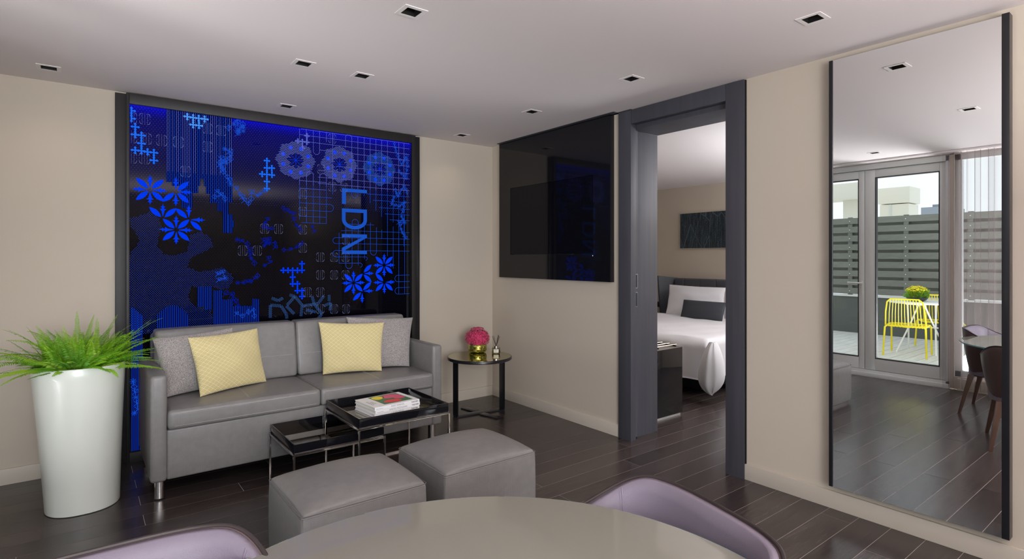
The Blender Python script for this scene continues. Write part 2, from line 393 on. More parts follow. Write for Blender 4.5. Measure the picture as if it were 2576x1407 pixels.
bx('frame_side', M['frame_panel'], pan, -3.048, -2.992, -.022, -.001, 0, HC-.012, bevel=.002)
bx('shadow_strip', M['black_matt'], pan, -2.993, -2.987, -.018, -.0005, 0, HC-.012)
bx('frame_side', M['frame_panel'], pan, -2.988, -2.971, -.036, -.001, 0, HC-.006, bevel=.002)
bx('frame_side', M['frame_panel'], pan, -.902, -.868, -.036, -.001, 0, HC-.006, bevel=.002)
bx('frame_side', M['black_metal'], pan, -.866, -.819, -.022, -.001, 0, HC-.012, bevel=.002)
bx('frame_head', M['frame_panel'], pan, -2.971, -.902, -.036, -.001, fz1, HC-.006, bevel=.002)
bx('frame_sill', M['frame_panel'], pan, -2.971, -.902, -.036, -.001, 0, fz0, bevel=.002)
EB = {k: emit('etched_'+k, c, s*1.02) for k, c, s in (
    ('deep', (.0, .045, 1.0), .9), ('bright', (.01, .16, 1.0), .95), ('top', (.07, .33, 1.0), 1.0), ('pale', (.17, .22, 1.0), .6),
    ('steel', (.06, .2, .62), .7), ('dim', (.0, .018, .62), .5), ('line', (.01, .085, .72), .8), ('dots', (.02, .075, .8), .95), ('wash', (.0, .006, .30), .5), ('faint', (.12, .10, .24), .45), ('white', (.42, .48, .95), .45))}
def P2(x, y): p = ony(x, y, PY); return (p.x, p.z)
EY = PY-.0008
class Etch:
    def __init__(s): s.mb = MB()
    def poly(s, pts, mi=0): s.mb.add([(x, EY, z) for x, z in pts], [tuple(range(len(pts)))], mi)
    def line(s, pts, w, mi=0, closed=False):
        n = len(pts)
        for i in range(n if closed else n-1):
            a = Vector(pts[i]); b = Vector(pts[(i+1) % n]); d = (b-a)
            if d.length < 1e-6: continue
            d.normalize(); q = Vector((-d.y, d.x))*w/2; e = d*w*.3
            s.poly([tuple(a-e-q), tuple(b+e-q), tuple(b+e+q), tuple(a-e+q)], mi)
    def rect(s, x0, x1, z0, z1, mi=0): s.poly([(x0, z0), (x1, z0), (x1, z1), (x0, z1)], mi)
    def build(s, name, mats, kind=None, label=None): return s.mb.build(name, mats, pan, kind=kind, label=label)
# snowflake flowers
def flower(cx, cy, diag, axial, R=.1):
    e = Etch(); x0, z0 = P2(cx, cy)
    D = {'NE': 45, 'NW': 135, 'SW': 225, 'SE': 315}; A = {'E': 0, 'N': 90, 'W': 180, 'S': 270}
    for d in diag:
        a = math.radians(D[d]); u = Vector((math.cos(a)*1.04, math.sin(a)*.98)); v = Vector((-u.y, u.x)); pts = []
        for k in range(9): t = k/8; pts.append(Vector((x0, z0))+u*(.013+.095*t)+v*(.0165*math.sin(math.pi*t)**.85))
        for k in range(7, 0, -1): t = k/8; pts.append(Vector((x0, z0))+u*(.013+.095*t)-v*(.0165*math.sin(math.pi*t)**.85))
        e.poly([tuple(p) for p in pts])
    for d in axial:
        a = math.radians(A[d]); u = Vector((math.cos(a), math.sin(a))); v = Vector((-u.y, u.x))
        half = [(.014, .001), (.052, .0085), (.066, .020), (.062, .0085), (.073, .006), (.083, .014), (.081, .005), (.102, .0)]
        o = Vector((x0, z0))
        pts = [o+u*r+v*s_ for r, s_ in half]
        up = pts; dn = [o+u*r-v*s_ for r, s_ in half]
        for i in range(len(half)-1): e.poly([tuple(dn[i]), tuple(dn[i+1]), tuple(up[i+1]), tuple(up[i])])
    e.build('etched_flower', EB['deep'])
ALLD = ('NE', 'NW', 'SW', 'SE'); ALLA = 'ENWS'
for f in ((377.5, 477.7, ALLD, ALLA), (442.3, 482.3, ('NE', 'SW', 'SE'), 'NES'), (409.9, 550, ('NW', 'NE'), 'N'), (474.9, 552.7, ('NW', 'SE'), 'NE'), (443.2, 578.6, ALLD, ALLA),
          (889.3, 711.9, ALLD, ALLA), (912.2, 688.4, ('NE', 'SE'), 'E'), (910.9, 733.1, ('NE', 'SW'), 'ES'), (966.3, 667.5, ALLD, ALLA), (966.7, 710.4, ('NW', 'SW', 'SE'), 'WES')): flower(*f)
# chains of crosses
def chain(pts, key, S=.024):
    e = Etch(); q = [P2(*p) for p in pts]
    for i, (x, z) in enumerate(q):
        for dx, dz in ((1, 0), (-1, 0), (0, 1), (0, -1)):
            hw = .0046
            def pt(r, s): return (x+dx*r-dz*s, z+dz*r+dx*s)
            if x+dx*S < -2.97: continue
            e.poly([pt(0, -hw), pt(S*.75, -hw), pt(S*.75, hw), pt(0, hw)])
            e.poly([pt(S*.62, -hw*1.7), pt(S*.9, -hw*1.3), pt(S*1.12, 0), pt(S*.9, hw*1.3), pt(S*.62, hw*1.7)])
        for j in range(i+1, len(q)):
            dx, dz = abs(q[j][0]-x), abs(q[j][1]-z)
            if (dx < .012 and dz < .062) or (dz < .012 and dx < .062): e.line([(x, z), q[j]], .0092)
    e.build('etched_cross_chain', EB[key])
c1 = lambda x, y: (320+x/5.8625, 240+y/5.8625); c2 = lambda x, y: (560+x/5.8625, 260+y/5.8625); c5 = lambda x, y: (560+x/5.8625, 480+y/5.8625)
chain([c1(*p) for p in ((62, 225), (62, 340), (118, 465), (118, 580), (210, 590), (210, 710), (210, 820), (118, 810), (300, 835), (393, 845), (393, 960))], 'bright')
chain([c1(*p) for p in ((888, 315), (973, 330), (1057, 340), (1143, 350), (973, 435), (1060, 445))], 'top')
chain([c2(*p) for p in ((1110, 557), (1175, 565), (1243, 573), (1243, 480), (1178, 660))], 'pale', .02)
chain([c2(*p) for p in ((653, 848), (653, 955), (725, 955), (583, 1045), (653, 1050), (727, 1058), (653, 1155), (653, 1258))], 'bright', .022)
chain([c5(*p) for p in ((895, 1175), (965, 1175), (1033, 1175), (1103, 1175), (1170, 1175), (1170, 1078), (1033, 1275), (1033, 1375), (1103, 1375), (1103, 1475), (1170, 1475), (1170, 1560))], 'deep', .022)
# vertical rain lines
e = Etch(); ew = Etch()
def vline(px, y0, y1, mi=0, w=.0026):
    x = P2(px, 700)[0]; h = (P2(px+4.8, 700)[0]-x)/2
    ew.mb.add([(x-h, PY-.0004, fz0+.004 if y1 is None else P2(px, y1)[1]), (x+h, PY-.0004, fz0+.004 if y1 is None else P2(px, y1)[1]), (x+h, PY-.0004, fz1 if y0 is None else P2(px, y0)[1]), (x-h, PY-.0004, fz1 if y0 is None else P2(px, y0)[1])], [(0, 1, 2, 3)])
    za = fz1 if y0 is None else P2(px, y0)[1]; zb = fz0+.004 if y1 is None else P2(px, y1)[1]
    if y0 is None:      # the part near the LED strip glows paler
        zm = max(zb, 1.95); e.rect(x-w/2, x+w/2, zm, za, 1 if R_.random() < .45 else 0)
        if zb < zm: e.rect(x-w/2, x+w/2, zb, zm, 0)
    else: e.rect(x-w/2, x+w/2, zb, za, mi)
def bottom(px):
    for lim, y in ((432, 458), (458, 468), (484, 524), (497, 486), (502, 468), (514, 450), (519, 469), (528, 488), (545, 511), (560, 531), (572, 586), (575, 586)):
        if px <= lim: return y
    return 510
px = 420.5
while px < 584: vline(px, None, bottom(px)); px += 4.75
for px in (574.5, 578.8, 583): vline(px, 540, 586.6)
vline(586.4, 555, 572)
px = 499
while px < 533: vline(px, 722, 772 if px < 517 else 779); px += 4.5
px = 538.7
while px < 653:
    top = 730 if px < 559 else 752.5 if px < 584 else 769 if px < 634 else 751
    vline(px, top+(px % 2), 840); px += 4.45
px = 397
while px < 474:
    t = (px-435)/40; vline(px, 769+26*t*t, 860); px += 4.7
px = 332
while px < 362: vline(px, 774+max(0, px-335)*.9, None); px += 5.0
e.build('etched_rain', [EB['line'], EB['pale']], kind='stuff'); ew.build('etched_wash', emit('etched_navy', (.0, .002, .07), .8), kind='stuff')
# dot fields
poly = [(326, 548), (345, 545), (376, 533), (398, 548), (407, 570), (400, 590), (396, 620), (412, 640), (440, 643), (470, 632), (478, 592), (505, 583), (530, 598), (536, 620), (515, 634), (480, 648), (472, 672), (500, 684), (530, 680), (558, 672), (582, 690), (588, 702), (575, 725), (556, 730), (532, 722), (480, 722), (474, 750), (490, 771), (530, 780), (536, 800), (532, 850), (326, 860), (326, 640), (352, 606), (340, 585), (330, 570)]
polym = [P2(*p) for p in poly]
def inside(x, z, P):
    c = False; j = len(P)-1
    for i in range(len(P)):
        if (P[i][1] > z) != (P[j][1] > z) and x < (P[j][0]-P[i][0])*(z-P[i][1])/(P[j][1]-P[i][1])+P[i][0]: c = not c
        j = i
    return c
domes = [([P2(397, 770)[0], P2(474, 770)[0]], 0)]
e = Etch(); r = .0023; dz = .0108
row = 0; z = fz1-.01
while z > .84:
    x = -2.966 + (dz*.62 if row % 2 else 0)
    while x < -2.2:
        if inside(x, z, polym):
            q = (x - P2(435, 770)[0])/(P2(474, 770)[0]-P2(435, 770)[0])
            zt = P2(435, 769+26*q*q)[1] if abs(q) < 1 else -9
            if not (z < zt): e.poly([(x-r, z), (x, z-r), (x+r, z), (x, z+r)])
        x += dz*1.24
    z -= dz*.72; row += 1
e.build('etched_dots', EB['dots'], kind='stuff')
e = Etch(); z = fz1-.012; row = 0
while z > .9:
    x = -2.96+(.0095 if row % 2 else 0)
    hi = z > 1.75
    while x < -.905:
        if not (z < 1.95 and inside(x, z, polym)):
            r = .0013 if hi else .0011
            e.poly([(x-r, z), (x, z-r), (x+r, z), (x, z+r)], 0 if hi else 1)
        x += .019
    z -= .0135; row += 1
e.build('etched_fine_dots', [EB['white'], EB['faint']], kind='stuff')
# stitched rounded squares
def stitched(px, py, w=.030, h=.036):
    e = Etch(); x, z = P2(px, py); r = .0012
    def dot(a, b):
        if a > -2.968: e.poly([(a-r, b-r), (a+r, b-r), (a+r, b+r), (a-r, b+r)])
    for k in range(40):
        a = 2*math.pi*k/40; ca, sa = math.cos(a), math.sin(a)
        dot(x+w*math.copysign(abs(ca)**.45, ca), z+h*math.copysign(abs(sa)**.45, sa))
    for c in (-.5, 0, .5):
        for k in range(-4, 5): dot(x+w*c, z+h*k/5.2)
    e.build('etched_stitch_square', EB['white'])
c3 = lambda x, y: (800+x/5.8625, 320+y/5.8625); cz = lambda x, y: (660+x/2.605, 280+y/2.605); c6 = lambda x, y: (800+x/5.4115, 540+y/5.4115)
for p in ([c1(*q) for q in ((260, 350), (60, 330), (62, 620), (280, 640), (508, 665), (255, 930), (60, 920), (755, 690), (860, 1125), (1185, 490), (1185, 760), (1385, 520))] +
          [c3(*q) for q in ((210, 170), (45, 620), (210, 880), (380, 890))] + [c5(*q) for q in ((1180, 50), (1180, 310), (620, 560), (825, 565), (1183, 575), (1183, 845), (295, 885), (512, 885))] +
          [cz(*q) for q in ((380, 957), (470, 957), (545, 957), (380, 1073), (470, 1073), (545, 1073), (380, 1187), (295, 1187), (380, 1297), (470, 1297), (548, 1297), (548, 845), (300, 1300))]): stitched(*p)
# lattice of rounded lines
e = Etch(); lw = .0027
def V(px, y0, y1, mi=None):
    x = P2(px, 600)[0]; a = min(P2(px, y0)[1], fz1); b = P2(px, y1)[1]
    if mi is None:
        zm = 1.93
        if a > zm and b < zm: e.rect(x-lw/2, x+lw/2, zm, a, 0); e.rect(x-lw/2, x+lw/2, b, zm, 1); return
        mi = 0 if b >= zm else 1
    e.rect(x-lw/2, x+lw/2, b, a, mi)
def H(x0, x1, xr, yr, mi=None):
    z = P2(xr, yr)[1]
    if z > fz1-.004: z = fz1-.006
    a, b = P2(x0, 600)[0], P2(x1, 600)[0]
    if mi is None: mi = 0 if z > 1.9 else 1
    e.rect(a, min(b, -.904), z-lw/2, z+lw/2, mi)
def U(pxa, pxb, y, down=True):
    xa, xb = P2(pxa, 600)[0], P2(pxb, 600)[0]; r = (xb-xa)/2; z = P2((pxa+pxb)/2, y)[1]
    pts = [((xa+xb)/2+r*math.cos(math.pi*k/10)*-1, z-(r*math.sin(math.pi*k/10) if down else -r*math.sin(math.pi*k/10))) for k in range(11)]
    e.line(pts, lw, 0 if z > 1.93 else 1)
def UL(px, xr, ya, yb, left=True):       # rounded end of a pair of horizontals
    za, zb = P2(xr, ya)[1], P2(xr, yb)[1]; x = P2(px, 600)[0]; r = abs(za-zb)/2
    e.line([(x-(r*math.sin(math.pi*k/10))*(1 if left else -1), (za+zb)/2+r*math.cos(math.pi*k/10)) for k in range(11)], lw, 0 if za > 1.93 else 1)
for v in ((753.5, 324, 352), (770.5, 325, 370), (788, 328, 381), (804, 329, 381), (821, 332, 358), (837, 334, 490), (869, 347, 372), (884.8, 347, 490), (900, 345, 490), (916, 345, 494), (931, 349, 512), (945.6, 350, 530), (960, 352, 546), (974.5, 355, 562), (989, 430, 560), (1003, 358, 600), (1016, 360, 620),
          (753.5, 448, 553), (771, 440, 561), (788, 436, 562), (804.5, 438, 563), (821, 445, 563), (853, 586, 662), (869.8, 567, 668), (885.6, 560, 668), (901, 560, 668), (916.8, 552, 652), (931.8, 560, 634), (947, 572, 634), (960.4, 578, 600), (974.6, 540, 645), (989, 570, 676), (1003, 540, 740), (1017.7, 540, 740)): V(*v)
for h in ((757, 1030, 1028.6, 360), (753, 1030, 1028.6, 375), (770, 1030, 1028.6, 389), (804, 1030, 1028.6, 404), (884, 1030, 1028.6, 419), (845, 1030, 1028.6, 437), (800, 1030, 1028.6, 450.5), (800, 1030, 1028.6, 466), (800, 1030, 1028.6, 480), (923, 1030, 1028.6, 495.7), (938, 1030, 1028.6, 510), (953, 1030, 1028.6, 527), (968, 1030, 1028.6, 541.5), (980, 1030, 1028.6, 555.5),
          (753, 821, 800, 458), (753, 821, 800, 477), (753, 835, 800, 496), (753, 830, 800, 513), (753, 830, 800, 531), (753, 821, 800, 546), (758, 821, 800, 562),
          (872, 941, 905, 565), (858, 1030, 1030, 585.6), (845, 1030, 1030, 602), (845, 1030, 1030, 616), (845, 1030, 1030, 632), (845, 920, 880, 646.6), (853, 906, 880, 662.4), (1001, 1030, 1030, 692), (1001, 1030, 1030, 708.5), (1001, 1030, 1030, 723), (1001, 1030, 1030, 739)): H(*h)
U(788, 804, 381); U(869, 884.8, 347, False); U(884.8, 900, 490); U(869.8, 885.6, 668); U(885.6, 901, 560, False); U(931.8, 947, 634); U(771, 788, 440, False); U(804.5, 821, 445, False)
UL(845, 1030, 602, 616); UL(845, 1030, 632, 646.6); UL(1001, 1030, 692, 708.5); UL(1001, 1030, 723, 739); UL(830, 800, 513, 531, False); UL(920, 880, 646.6, 655, False); UL(906, 880, 662.4, 673, False)
e.build('etched_lattice', [EB['pale'], EB['line']], kind='stuff')
# the three rosettes
for (px, py, rr) in ((744.2, 403.3, .150), (854, 413.8, .150), (955, 425, .148)):
    e = Etch(); x0, z0 = P2(px, py); z = -rr*1.02; k = 0; pts = []
    for i in range(64):
        a = 2*math.pi*i/64; l = rr*(.955+.045*math.cos(8*a)); pts.append((x0+l*math.cos(a), PY-.0004, z0+l*math.sin(a)))
    for i in range(64):
        a = 2*math.pi*i/64; b = 2*math.pi*(i+1)/64; f = lambda t: .064*(.55+.45*abs(math.cos(4*t)))
        e.mb.add([pts[i], pts[(i+1) % 64], (x0+f(b)*math.cos(b), PY-.0004, z0+f(b)*math.sin(b)), (x0+f(a)*math.cos(a), PY-.0004, z0+f(a)*math.sin(a))], [(0, 1, 2, 3)], 2)
    while z < rr*1.02:
        x = -rr*1.05+(.009 if k % 2 else 0)
        while x < rr*1.05:
            a = math.atan2(z, x); lim = rr*(.955+.045*math.cos(8*a))
            d = math.hypot(x, z)
            star = d < .062*(.62+.38*abs(math.cos(4*a)))+.0
            if d < lim and not star: e.rect(x0+x-.0062, x0+x+.0062, z0+z-.0013, z0+z+.0013, 0)
            x += .0175
        z += .0068; k += 1
    for j in range(8):
        a = math.pi/8+j*math.pi/4+.0; c = (x0+.102*math.cos(a), z0+.102*math.sin(a)); s = .017
        e.poly([(c[0]+s*math.cos(q*math.pi/3), c[1]+s*math.sin(q*math.pi/3)) for q in range(6)], 1)
        b = j*math.pi/4
        e.line([(x0, z0), (x0+.056*math.cos(b), z0+.056*math.sin(b))], .0028, 1)
    e.build('etched_rosette', [EB['steel'] if px > 900 else EB['white'], EB['deep'], EB['wash']])
# the letters, turned a quarter to the right
e = Etch(); xa, xb = P2(860, 600)[0], P2(923, 600)[0]; Zp = lambda y: P2(891, y)[1]
t = .034
e.rect(xa, xb, Zp(484.5), Zp(476)); e.rect(xa, xa+t, Zp(515), Zp(484.5))
zt, zm, zb = Zp(526), Zp(553), Zp(577.5); tz = abs(Zp(535)-Zp(526))
e.rect(xa, xb, zt-tz, zt)
pts = [(xa, zt-tz), (xa, zm)]; inn = [(xa+t*.9, zt-tz), (xa+t*.9, zm)]
xm = (xa+xb)/2; rx = (xb-xa)/2; rz = zm-zb
for k in range(0, 17):
    a = math.pi+math.pi*k/16; pts.append((xm+rx*math.cos(a), zm+rz*math.sin(a))); inn.append((xm+(rx-t*.9)*math.cos(a), zm+(rz-tz*1.0)*math.sin(a)))
pts += [(xb, zt-tz)]; inn += [(xb-t*.9, zt-tz)]
for i in range(len(pts)-1): e.poly([pts[i], pts[i+1], inn[i+1], inn[i]])
n0, n1, n2, n3 = Zp(589.5), Zp(597.5), Zp(631), Zp(639.5)
e.rect(xa, xb, n1, n0); e.rect(xa, xb, n3, n2)
e.poly([(xb, n1), (xb, n1-.0), (xa+.02, n2), (xa, n2), (xa, n2+.022), (xb-.045, n1)])
e.build('etched_lettering', EB['steel2'] if 'steel2' in EB else emit('etched_letter', (.014, .11, .68), .8))
# scribbled sprigs
def sprig(path, key, S=.022, w=.004, seed=1):
    r = random.Random(seed); e = Etch(); w = w*.8
    q = [Vector(P2(*p)) for p in path]; pts = [q[0]]
    for b in q[1:]:
        a = pts[-1]; n = int(min(3, max(1, round((b-a).length/.034)))) if (b-a).length < .13 else 1
        pts += [a.lerp(b, (i+1)/n) for i in range(n)]
        if (b-a).length < .13: e.line([tuple(a), tuple(b)], w)
    for (x, z) in pts:
        k = r.choice((0, 1, 2, 2)); s = S*r.uniform(.62, .95)
        if k == 0:
            for a in (0, 45, 90, 135):
                u = (s*math.cos(math.radians(a)), s*math.sin(math.radians(a))); e.line([(x-u[0], z-u[1]), (x+u[0], z+u[1])], w)
        elif k == 1:
            e.line([(x-s, z), (x, z+s), (x+s, z), (x, z-s)], w, closed=True); e.line([(x, z-s*1.3), (x, z+s*1.3)], w)
        else:
            e.line([(x-s, z-s), (x+s, z+s)], w); e.line([(x-s, z+s), (x+s*.4, z-s*.4)], w); e.line([(x+s, z+s), (x+s, z-s*.2), (x, z), (x-s*.2, z+s), (x+s, z+s)], w)
    e.build('etched_sprig', EB[key])
sprig([(575, 322), (588, 312), (597, 300), (597, 320), (597, 338), (611, 312), (612, 330)], 'dim2' if 'dim2' in EB else 'line', .024, .004, 1)
sprig([(565, 375), (577, 382), (580, 400), (552, 415), (560, 430), (556, 400)], 'line', .024, .0045, 2)
sprig([(562, 432), (572, 445), (580, 463), (594, 475), (604, 488), (614, 505), (625, 512), (632, 500), (632, 485), (648, 492), (655, 487), (665, 480)], 'line', .024, .004, 3)
sprig([(540, 495), (556, 490), (566, 500), (545, 482)], 'line', .02, .0036, 33)
sprig([(713, 524), (722, 530), (738, 538), (738, 553), (746, 567), (757, 580)], 'dim', .022, .0036, 4)
sprig([(672, 553), (663, 571), (672, 574), (682, 577)], 'dim', .02, .0036, 5)
sprig([(597, 603), (608, 607), (623, 614), (627, 630), (632, 650), (640, 662)], 'dim', .023, .0036, 6)
sprig([(663, 606), (676, 603), (665, 618), (678, 611), (692, 611), (692, 623)], 'dim', .022, .0036, 7)
sprig([(714, 629), (731, 628), (746, 622), (760, 612), (786, 570), (790, 583)], 'dim', .02, .0034, 8)
sprig([(675, 650), (680, 660), (666, 668)], 'dim', .02, .0034, 9)
sprig([(598, 712), (612, 711), (632, 708), (648, 694)], 'dim', .02, .0036, 10)
sprig([(566, 740), (583, 742), (592, 760), (600, 770)], 'dim', .024, .0036, 11)
sprig([(548, 690), (560, 685), (566, 700), (550, 705)], 'line', .024, .0036, 12)
sprig([(595, 790), (610, 795), (625, 785), (638, 780), (640, 795)], 'line', .02, .0036, 13)
sprig([(335, 960), (342, 1000), (347, 1030), (338, 1040)], 'line', .024, .004, 14)
sprig([(992, 362), (996, 380), (1010, 415), (1022, 392), (1024, 420), (1020, 450), (1004, 430), (995, 478), (1000, 495), (1015, 470), (1024, 485), (990, 498), (985, 515), (1003, 520), (1018, 510), (1010, 545), (1018, 560), (1003, 560), (1012, 585), (1020, 600)], 'line', .021, .0036, 15)
# stitched crystal branches above the sofa back
e = Etch()
def stitch_line(a, b, w=.016):
    a = Vector(P2(*a)); b = Vector(P2(*b)); d = b-a; n = max(2, int(d.length/.008)); d.normalize(); q = Vector((-d.y, d.x))
    for i in range(n):
        c = a+(b-a)*(i+.5)/n; s = 1 if i % 2 else -1
        for o in (-.5, 0, .5):
            p = c+q*w*o; e.line([tuple(p-d*.0028-q*.0028*s), tuple(p+d*.0028+q*.0028*s)], .0017)
for a, b in (((680, 768), (707, 770)), ((683, 750), (700, 757)), ((680, 768), (680, 800)), ((707, 770), (720, 790)), ((720, 790), (722, 802)), ((722, 768), (742, 746)), ((742, 746), (760, 768)), ((760, 768), (757, 796)), ((720, 770), (740, 790)), ((760, 770), (800, 764)), ((785, 745), (790, 765)), ((800, 764), (815, 745)), ((790, 765), (810, 790)), ((810, 790), (800, 802)), ((815, 770), (832, 762)), ((832, 762), (830, 782)), ((770, 780), (795, 785)), ((828, 742), (828, 758)), ((700, 757), (712, 750)), ((742, 746), (728, 742))): stitch_line(a, b)
e.build('etched_crystals', EB['steel'], kind='stuff')

# ------------------------------------------------------------------ wall television
tv = thing('wall_television', 'large glossy black wall television panel left of the bedroom doorway', 'television', (0, -.885, 1.81))
mb = MB(); xf = -.045
ty0, ty1, tz0, tz1 = -1.594, -.175, 1.170, 2.4445
sy0, sy1 = onx(1492, 640, xf).y, onx(1284, 640, xf).y; sz0 = onx(1284, 641, xf).z; sz1 = onx(1284, 474, xf).z
for a in ((ty0, ty1, tz0, sz0), (ty0, ty1, sz1, tz1), (ty0, sy0, sz0, sz1), (sy1, ty1, sz0, sz1)): mb.box(xf, -.001, *a)
mb.build('surround', M['black_gloss'], tv)
M['screen'] = mat('screen_glass', (.004, .004, .006), .03, spec=.18)
bx('screen', M['screen'], tv, xf+.003, -.004, sy0+.002, sy1-.002, sz0+.002, sz1-.002)
M['led_white'] = emit('standby_lamp', (.8, .9, 1), 1.0)
MB().lathe((0, 0, 0), [(.004, 0), (.0, .001)], 10).build('standby_lamp', M['led_white'], tv)
o = bpy.data.objects['standby_lamp']; o.rotation_euler = (0, -math.pi/2, 0)
_p = onx(1491, 643.5, xf-.001); o.data.transform(Matrix.Translation(Vector((0, -.885, 1.81)))); o.location = Vector((xf-.001, _p.y, _p.z))-Vector((0, -.885, 1.81))

# ------------------------------------------------------------------ tall mirror
mr_ = thing('tall_mirror', 'tall frameless-topped mirror with black side rails on the right wall', 'mirror', (0, -3.52, .13))
bx('mirror_glass', M['mirror'], mr_, -.05, -.044, -3.869, -3.180, .134, 2.408)
bx('backing', M['black_matt'], mr_, -.0435, -.001, -3.869, -3.180, .138, 2.404)
bx('side_rail', M['black_metal'], mr_, -.055, -.001, -3.1795, -3.162, .134, 2.408, bevel=.001)
bx('side_rail', M['black_metal'], mr_, -.055, -.001, -3.896, -3.8695, .134, 2.416, bevel=.001)

# ------------------------------------------------------------------ sofa
def vinyl(name, col, rough=.36):
    m = mat(name, col, rough, coord='Object', vary=(26, .07), spec=.55); nt = m.node_tree; b = nt.nodes['Principled BSDF']
    tcn = [n for n in nt.nodes if n.type == 'TEX_COORD'][0]
    ws = []
    for sc in ((55, 55, 1.2), (1.2, 1.2, 55)):
        mp = nt.nodes.new('ShaderNodeMapping'); mp.inputs['Scale'].default_value = sc; n = nt.nodes.new('ShaderNodeTexNoise'); n.inputs['Scale'].default_value = 6; n.inputs['Detail'].default_value = 2
        nt.links.new(tcn.outputs['Object'], mp.inputs[0]); nt.links.new(mp.outputs[0], n.inputs[0]); ws.append(n.outputs['Fac'])
    a = nt.nodes.new('ShaderNodeMath'); a.operation = 'ADD'; nt.links.new(ws[0], a.inputs[0]); nt.links.new(ws[1], a.inputs[1])
    bp = nt.nodes.new('ShaderNodeBump'); bp.inputs['Strength'].default_value = .6; bp.inputs['Distance'].default_value = .001
    nt.links.new(a.outputs[0], bp.inputs['Height']); nt.links.new(bp.outputs[0], b.inputs['Normal']); return m
M['vinyl'] = vinyl('grey_vinyl', srgb(120, 117, 116), .37)
M['thread'] = mat('pale_thread', srgb(178, 174, 170), .6)
sx0, sx1, sf, sb = -2.925, -1.085, -.87, -.09
sofa = thing('sofa', 'two-seat grey vinyl sofa with chrome legs in front of the blue panel', 'sofa', (-2.0, -.48, 0))
AW, AT, ZB = .082, .705, .112
MB().soft(sx0, sx0+AW, sf, sb, ZB, AT, .022, m=4).build('armrest', M['vinyl'], sofa, smooth='all')
MB().soft(sx1-AW, sx1, sf, sb, ZB, AT, .022, m=4).build('armrest', M['vinyl'], sofa, smooth='all')
MB().soft(sx0+AW-.004, sx1-AW+.004, sf+.012, sb, ZB+.004, .395, .012, m=4).build('base', M['vinyl'], sofa, smooth='all')
MB().soft(sx0+AW-.02, sx1-AW+.02, -.20, sb+.02, .30, .86, .03, m=5).build('back_frame', M['vinyl'], sofa, smooth='all')
xmid = -1.995
for a, b in ((sx0+AW+.002, xmid-.003), (xmid+.003, sx1-AW-.002)):
    c = MB().soft(a, b, sf-.012, -.26,   .396, .505, .019, crown=.012, m=7, belly=.004).build('seat_cushion', M['vinyl'], sofa, smooth='all')
    s = MB(); xm = (a+b)/2
    for off in (-.003, .003): s.tube([(xm+off, y, .5065+.0115*max(0, 1-((y+.566)/.31)**2)**.6) for y in [sf+.03+(.5)*k/10 for k in range(11)]], .0012, 4)
    for zz in (.417, .487): s.tube([(a+.03, sf-.0145, zz), (b-.03, sf-.0145, zz)], .0010, 4)
    s.build('stitching', M['thread'], c)
for a, b in ((sx0+AW-.012, xmid-.004), (xmid+.004, sx1-AW+.03)):
    def lean(q, a=a, b=b): q.y += (q.z-.51)*.16; return q
    c = MB().soft(a, b, -.40, -.25, .512, .895, .021, crown=.004, m=7, belly=.008, warp=lean).build('back_cushion', M['vinyl'], sofa, smooth='all')
    s = MB(); s.tube([(a+.03, -.4095+.155*.16, .667), (b-.03, -.4095+.155*.16, .667)], .0012, 4); s.build('stitching', M['thread'], c)
for x, y in ((sx0+.05, sf+.075), (sx1-.05, sf+.075), (sx0+.05, sb-.06), (sx1-.05, sb-.06)):
    l = MB().lathe((x, y, 0), [(.026, .008), (.026, ZB+.004)], 24).build('leg', M['chrome'], sofa, smooth=True)
    MB().lathe((x, y, 0), [(.028, 0), (.028, .008)], 24).build('foot_pad', M['black_matt'], l)

# ------------------------------------------------------------------ pillows
def tweed():
    m = mat('grey_tweed', (.2, .2, .2), .9, sheen=.3); nt = m.node_tree; b = nt.nodes['Principled BSDF']
    tcn = [n for n in nt.nodes if n.type == 'TEX_COORD'][0]
    n = nt.nodes.new('ShaderNodeTexNoise'); n.inputs['Scale'].default_value = 400; n.inputs['Detail'].default_value = 3; n.inputs['Roughness'].default_value = .8
    nt.links.new(tcn.outputs['Object'], n.inputs[0]); r = nt.nodes.new('ShaderNodeValToRGB'); r.color_ramp.elements[0].position = .4; r.color_ramp.elements[1].position = .6
    r.color_ramp.elements[0].color = (*srgb(72, 68, 72), 1); r.color_ramp.elements[1].color = (*srgb(196, 188, 184), 1)
    nt.links.new(n.outputs['Fac'], r.inputs[0]); nt.links.new(r.outputs[0], b.inputs['Base Color'])
    bp = nt.nodes.new('ShaderNodeBump'); bp.inputs['Strength'].default_value = .5; bp.inputs['Distance'].default_value = .001; nt.links.new(n.outputs['Fac'], bp.inputs['Height']); nt.links.new(bp.outputs[0], b.inputs['Normal'])
    return m
